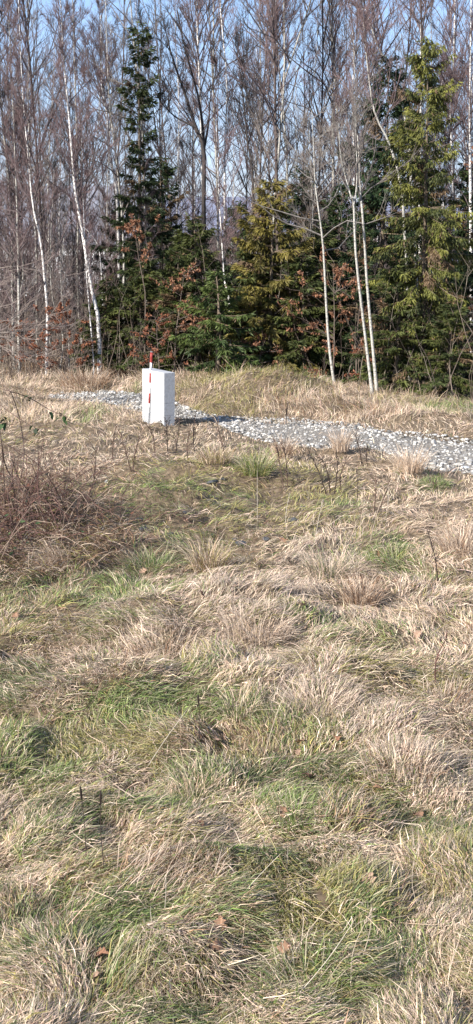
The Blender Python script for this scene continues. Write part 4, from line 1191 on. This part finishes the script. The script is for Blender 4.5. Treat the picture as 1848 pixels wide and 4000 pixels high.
# ------------------------------------------------------------------ fallen oak leaves
def oak_leaf(seed):
    r = np.random.default_rng(seed); k = 15
    s = np.linspace(0, 1, k)
    wv = .30 * np.sin(math.pi * np.clip(s * .92 + .06, 0, 1)) ** .75 * (1 + .42 * np.cos(2 * math.pi * 3.6 * s + 2.4)) * (s > .1) + .012
    curl = r.uniform(-.9, .9); fold = r.uniform(.1, .6)
    z = curl * (s - .5) ** 2 + .05 * np.sin(s * 9 + r.uniform(0, 6))
    asym = 1 + r.normal(0, .12, (2, k))
    Lf = np.stack((-wv * asym[0] + 0, s - .5, z + wv * fold), 1); Rt = np.stack((wv * asym[1], s - .5, z + wv * fold * r.uniform(.2, 1.2)), 1); M = np.stack((s * 0, s - .5, z), 1)
    V = np.concatenate((Lf, M, Rt)); L = []; S = []
    for i in range(k - 1):
        L += [i, k + i, k + i + 1, i + 1, k + i, 2 * k + i, 2 * k + i + 1, k + i + 1]; S += [4, 4]
    c = np.array([(.29, .165, .10), (.24, .12, .07), (.34, .22, .15), (.16, .08, .05)][r.integers(0, 4)])
    mb = MB(); mb.add(V, L, S, c)
    return mb.mesh('oak_leaf', M_leaf)
LEAVES = [
    (851, 2919, .10, 'tan oak leaf lying flat on the green mat left of the long slanting stalk'), (1172, 2930, .105, 'orange brown oak leaf tilted up at the foot of the long slanting stalk'),
    (1165, 2965, .07, 'dark brown oak leaf scrap right under the tilted orange one'), (1204, 3063, .095, 'pale tan oak leaf below the tilted orange one'),
    (613, 3130, .09, 'dark rust oak leaf in a shaded gap'), (590, 3185, .08, 'pinkish oak leaf below the dark rust one'), (784, 3245, .06, 'small tan leaf under the light green tuft'),
    (670, 3240, .07, 'faded leaf left of the small tan one'), (1102, 3210, .10, 'rusty oak leaf at the left of the vivid green tuft'), (1165, 3235, .06, 'brown leaf scrap under the vivid green tuft'),
    (1631, 3205, .115, 'large tan oak leaf beside a black twig stub at the right'), (388, 3770, .11, 'tan oak leaf left of the bright green wide-bladed tuft'), (378, 3850, .07, 'small pink-tan leaf below the bright green wide-bladed tuft'),
    (843, 3735, .11, 'pair-wise upper tan oak leaf in the brown hollow near the bottom'), (862, 3668, .10, 'rust oak leaf above the tan one in the brown hollow'), (1115, 3740, .09, 'pinkish oak leaf under the bottom pale straw'),
    (1106, 2130, .13, 'curled rust oak leaf on the slope below the dark clods'), (1700, 2880, .11, 'tan oak leaf tilted in the grass near the right border'), (1390, 2528, .11, 'pale tan oak leaf on the light green patch right of centre'),
    (1180, 2384, .10, 'pinkish oak leaf in the pale grass above the centre tussock'), (1475, 2182, .10, 'tan oak leaf at the left of the green cushion'), (1130, 2215, .12, 'dark rust oak leaf in the hollow above the grey-green tussock'),
    (1440, 3478, .12, 'brown oak leaf half sunk in the straw at the right'), (1320, 2915, .07, 'small tan oak leaf in the straw right of the tilted orange one'), (1290, 2560, .08, 'dark brown oak leaf in the shade left of the light green patch'),
    (1630, 2500, .09, 'rust oak leaf on the straw under the reddish twig'), (790, 2345, .09, 'brown oak leaf behind the grey-brown tussock'), (270, 2770, .06, 'round pinkish leaf on the olive mat at the left'),
    (1820, 2540, .08, 'brown oak leaf at the right border of the meadow'), (1470, 3110, .07, 'faint tan leaf under the feathery dry tussock'), (60, 2420, .10, 'rust leaf on the green by the left border'), (720, 2045, .09, 'tan leaf on the shaded side of the hummock'),
    (375, 2240, .09, 'brown leaf under the bramble heap'), (560, 2250, .10, 'rust brown leaf in the dark green broad-bladed tuft'),
]
for i, (u, v, s, lab) in enumerate(LEAVES):
    g = G(u, v); r = random.Random(i * 7 + 3)
    o = link('oak_leaf', oak_leaf(1200 + i), None, (g[0], g[1], g[2] + .045), label=lab, category='leaf')
    s *= .86 + .02 * max(0, g[1] - 8); o.scale = (s, s, s)
    o.rotation_euler = (R(r.uniform(5, 50)), R(r.uniform(-25, 25)), r.uniform(0, 6.28))

# ------------------------------------------------------------------ dark clods and stones in the grass
CLODS = [(543, 2036, .13, 'dark grey clod on the green slope left of the hummock'), (559, 2071, .12, 'flat dark clod at the foot of the green slope'), (664, 2090, .12, 'black clod in the middle of the brown hummock foot'), (722, 2009, .12, 'dark clod under the overhanging green grass'),
         (831, 1888, .16, 'broad dark clod under the olive grass cap'), (870, 1876, .11, 'small dark clod right of the broad one under the olive cap'), (1180, 1990, .15, 'dark slate clod on the olive slope right of the crest tussock'), (1145, 2036, .14, 'upright dark clod below the slate one'), (940, 2130, .17, 'largest black clod in the hollow'), (915, 2110, .10, 'small black clod left of the largest one'),
         (1040, 2113, .12, 'black clod beside the curled rust leaf'), (1596, 2137, .12, 'grey-black clod on the green cushion'), (415, 1884, .10, 'bluish grey stone above the green slope'), (1817, 1832, .16, 'grey boulder lying in the lower gravel at the right'), (250, 2085, .14, 'dark clod in the bramble heap'), (150, 2260, .12, 'dark clod below the bramble heap at the left')]
for i, (u, v, s, lab) in enumerate(CLODS):
    g = G(u, v); r = np.random.default_rng(1400 + i)
    mb = MB(); v1 = stone_shape(r, (1, .8, .6), .35); f = ICOF
    mid = {}; vv = list(map(tuple, v1)); ff = []
    def mp(a, b):
        k = (min(a, b), max(a, b))
        if k not in mid:
            mid[k] = len(vv); vv.append(tuple((np.array(vv[a]) + np.array(vv[b])) * .5 * r.uniform(1.0, 1.25)))
        return mid[k]
    for (a, b, c) in f:
        x, y, z = mp(a, b), mp(b, c), mp(c, a); ff += [(a, x, z), (x, b, y), (z, y, c), (x, y, z)]
    mb.add(vv, np.array(ff).ravel(), [3] * len(ff))
    o = link('clod' if 'clod' in lab else 'stone', mb.mesh('clod', M_clod if 'clod' in lab else M_stone), None, (g[0], g[1], g[2] + s * .10), label=lab, category='clod' if 'clod' in lab else 'stone')
    o.scale = (s * .5, s * .42, s * .30); o.rotation_euler.z = i * 1.7

# ------------------------------------------------------------------ bramble heap with arching canes at the left
r = np.random.default_rng(1500)
hx_, hy_ = G(120, 2090)[:2]
t = thing('bramble_bush', 'tangled brown bramble heap with arching thorny canes at the left', 'shrub', (hx_, hy_, float(ground_z(hx_, hy_))))
def loc_g(x, y): return ground_z(hx_ + x, hy_ + y) - float(ground_z(hx_, hy_))
n = 440
a = r.uniform(0, 6.283, n); q = np.sqrt(r.random(n)); w_ = 1 + .35 * np.sin(3 * a + 1) + .2 * np.sin(7 * a); x = .85 * q * w_ * np.cos(a) - .2; y = 1.5 * q * w_ * np.sin(a)
b = np.stack((x, y, loc_g(x, y)), 1)
d = np.stack((r.normal(.15, .6, n), r.normal(0, .6, n), r.uniform(.3, 1.5, n)), 1)
P = grow(r, b, d, r.uniform(.35, 1.45, n), 7, -.0, .22, .62)
P[..., 2] = np.maximum(P[..., 2], loc_g(P[..., 0], P[..., 1]) + .02)
cc = np.array([(.10, .052, .04), (.17, .10, .075), (.26, .19, .14), (.05, .034, .03), (.11, .06, .05)])[r.integers(0, 5, n)]
mb = MB(); tubes(mb, P, (r.uniform(.0022, .0065, n))[:, None] * np.linspace(1, .5, 7)[None], 4, cc)
link('canes', mb.mesh('canes', M_twig), t, kind='stuff')
n = 8000
a = r.uniform(0, 6.283, n); q = np.sqrt(r.random(n)); x = 1.15 * q * np.cos(a) - .1; y = 1.9 * q * np.sin(a)
P = np.zeros((n, 4, 3)); P[:, 0] = np.stack((x, y, loc_g(x, y) + r.uniform(0, .16, n)), 1)
az = r.uniform(0, 6.283, n); e = r.normal(.2, .4, n); L = r.uniform(.10, .30, n)
for i in range(1, 4):
    P[:, i] = P[:, i - 1] + (L / 3)[:, None] * np.stack((np.cos(e) * np.sin(az), np.cos(e) * np.cos(az), np.sin(e)), 1); e -= r.uniform(0, .5, n)
P[..., 2] = np.maximum(P[..., 2], loc_g(P[..., 0], P[..., 1]) + .015)
k = np.array([KEYS.index(z) for z in ('brown', 'brown', 'grey', 'brown', 'straw', 'olive')])[r.integers(0, 6, n)]
c = PALA[k, r.integers(0, 3, n)] * r.uniform(.5, 1.0, (n, 1))
mb = MB(); ribbons(mb, P, np.full((n, 3), .003), norm(r.normal(0, 1, (n, 3))), c)
link('dead_grass', mb.mesh('dead_grass', M_grass), t, kind='stuff')
n = 190
x = r.normal(-.25, .5, n); y = r.normal(0, .8, n)
b = np.stack((x, y, loc_g(x, y) + r.uniform(.05, .38, n)), 1)
mb = MB(); kites(mb, b, norm(np.stack((r.normal(0, 1, n), r.normal(0, 1, n), r.normal(-.2, .4, n)), 1)), r.uniform(.05, .085, n), r.uniform(.014, .024, n), np.array([0, 0, 1.0]) + r.normal(0, .4, (n, 3)), np.array([(.035, .06, .022), (.06, .10, .035), (.025, .035, .02), (.12, .05, .03)])[r.integers(0, 4, n)])
link('leaves', mb.mesh('leaves', M_leaf), t, kind='stuff')

Yc = 13.2
CANES = [([(-120, 1470), (0, 1516), (47, 1531), (116, 1554), (194, 1601), (256, 1626), (272, 1640)], .0042), ([(-120, 1520), (-30, 1560), (47, 1616), (116, 1660), (160, 1682)], .0038), ([(60, 1960), (93, 1800), (88, 1700), (70, 1610), (40, 1530), (0, 1500), (-60, 1480)], .0045), ([(20, 1980), (10, 1780), (0, 1690), (-30, 1600), (-80, 1560)], .0045),
         ([(120, 1960), (30, 1840), (8, 1740), (-10, 1640), (-60, 1540)], .0055), ([(-90, 1620), (0, 1650), (60, 1660), (130, 1662)], .003), ([(150, 1970), (150, 1850), (148, 1740), (150, 1690)], .0025), ([(-100, 1700), (20, 1695), (110, 1720), (180, 1760)], .0026), ([(260, 2000), (200, 1880), (120, 1790), (0, 1730), (-100, 1700)], .004)]
o0 = at(40, 1960, Yc)
o0[2] = float(ground_z(o0[0], Yc))
t = thing('bramble_canes', 'arching bramble canes with few dark leaves at the left border', 'plant', tuple(o0))
for (pts, rad) in CANES:
    pp = np.array([at(u, v, Yc + .25 * math.sin(u * .05 + v * .01)) for u, v in pts]) - o0
    mb = MB(); tubes(mb, catmull(pp, 16)[None], (rad * 1.45 * np.linspace(1, .55, 16))[None], 5, np.array([[.10, .065, .05]]))
    link('cane', mb.mesh('cane', M_twig), t)
def bleaf(seed):
    r = np.random.default_rng(seed); k = 8; s = np.linspace(0, 1, k)
    wv = .34 * np.sin(math.pi * s ** .8) * (1 + .10 * (-1.0) ** np.arange(k)); z = -.35 * (s - .2) ** 2
    V = np.concatenate((np.stack((-wv, s, z + .3 * wv), 1), np.stack((0 * s, s, z), 1), np.stack((wv, s, z + .3 * wv), 1))); L = []
    for i in range(k - 1):
        L += [i, k + i, k + i + 1, i + 1, k + i, 2 * k + i, 2 * k + i + 1, k + i + 1]
    mb = MB(); mb.add(V, L, [4] * (2 * (k - 1)), np.array([(.035, .065, .022), (.05, .085, .03), (.03, .04, .022)][seed % 3]))
    return mb.mesh('leaf', M_leaf)
for i, (u, v) in enumerate([(112, 1545), (128, 1552), (120, 1560), (196, 1608), (206, 1618), (232, 1612), (236, 1632), (256, 1624), (262, 1640), (245, 1640), (130, 1660), (138, 1674), (152, 1678), (160, 1686), (15, 1628), (24, 1650), (12, 1654), (20, 1640), (148, 1690)]):
    q = at(u, v, Yc + .25 * math.sin(u * .05 + v * .01)) - o0; rq = random.Random(i)
    lf = link('leaf', bleaf(i), t, tuple(q)); s = rq.uniform(.062, .095); lf.scale = (s, s, s); lf.rotation_euler = (R(rq.uniform(-80, -10)), R(rq.uniform(-40, 40)), rq.uniform(0, 6.28))

# pale arching bare shrub at the left border, before the wood
Ys = 27.0
SH = [([(-160, 1480), (-80, 1340), (30, 1298), (120, 1288), (200, 1225), (250, 1150)], .016), ([(-160, 1480), (-60, 1400), (20, 1310), (60, 1270), (90, 1200)], .013), ([(-170, 1480), (-120, 1300), (0, 1256), (60, 1240), (160, 1160), (230, 1110)], .014), ([(-150, 1490), (-40, 1362), (60, 1378), (120, 1392), (170, 1385)], .012),
      ([(-170, 1480), (-150, 1200), (-60, 1080), (40, 1040), (150, 1060), (300, 1090)], .016), ([(-170, 1480), (-130, 1250), (-20, 1130), (20, 1080), (40, 980)], .014), ([(-160, 1480), (-70, 1250), (60, 1180), (130, 1090), (160, 1000)], .013), ([(-160, 1480), (-60, 1320), (60, 1330), (180, 1290), (260, 1270)], .012)]
o0 = at(-160, 1490, Ys); o0[2] = float(ground_z(o0[0], Ys)) - .03
t = thing('bare_shrub', 'pale bare shrub with long arching twigs reaching in from the left border', 'shrub', tuple(o0))
r = np.random.default_rng(1600); tw = MB()
for (pts, rad) in SH:
    pp = np.array([at(u, v, Ys + r.normal(0, .25)) for u, v in pts]) - o0
    pp[0] = r.normal(0, .06, 3) * np.array([1, 1, 0])
    C = catmull(pp, 16)[None]
    mb = MB(); tubes(mb, C, (rad * .75 * np.linspace(1, .35, 16))[None], 5, np.array([[.20, .165, .14]]))
    link('branch', mb.mesh('branch', M_twig), t)
    b, T = along(C, np.zeros(16, int), r.uniform(.25, 1, 16)); Q = grow(r, b, fork(r, T, r.uniform(.3, .8, 16)), r.uniform(.25, .8, 16), 5, .05, .15)
    tubes(tw, Q, (.006 * np.linspace(1, .4, 5))[None] * np.ones((16, 1)), 3, np.tile((.17, .135, .115), (16, 1)))
    b, T = along(Q, r.integers(0, 16, 70), r.uniform(.2, 1, 70)); Q = grow(r, b, fork(r, T, r.uniform(.3, .8, 70)), r.uniform(.1, .4, 70), 3, .05, .15)
    tubes(tw, Q, (.0042 * np.linspace(1, .4, 3))[None] * np.ones((70, 1)), 3, np.tile((.15, .115, .10), (70, 1)))
link('twigs', tw.mesh('twigs', M_twig), t, kind='stuff')
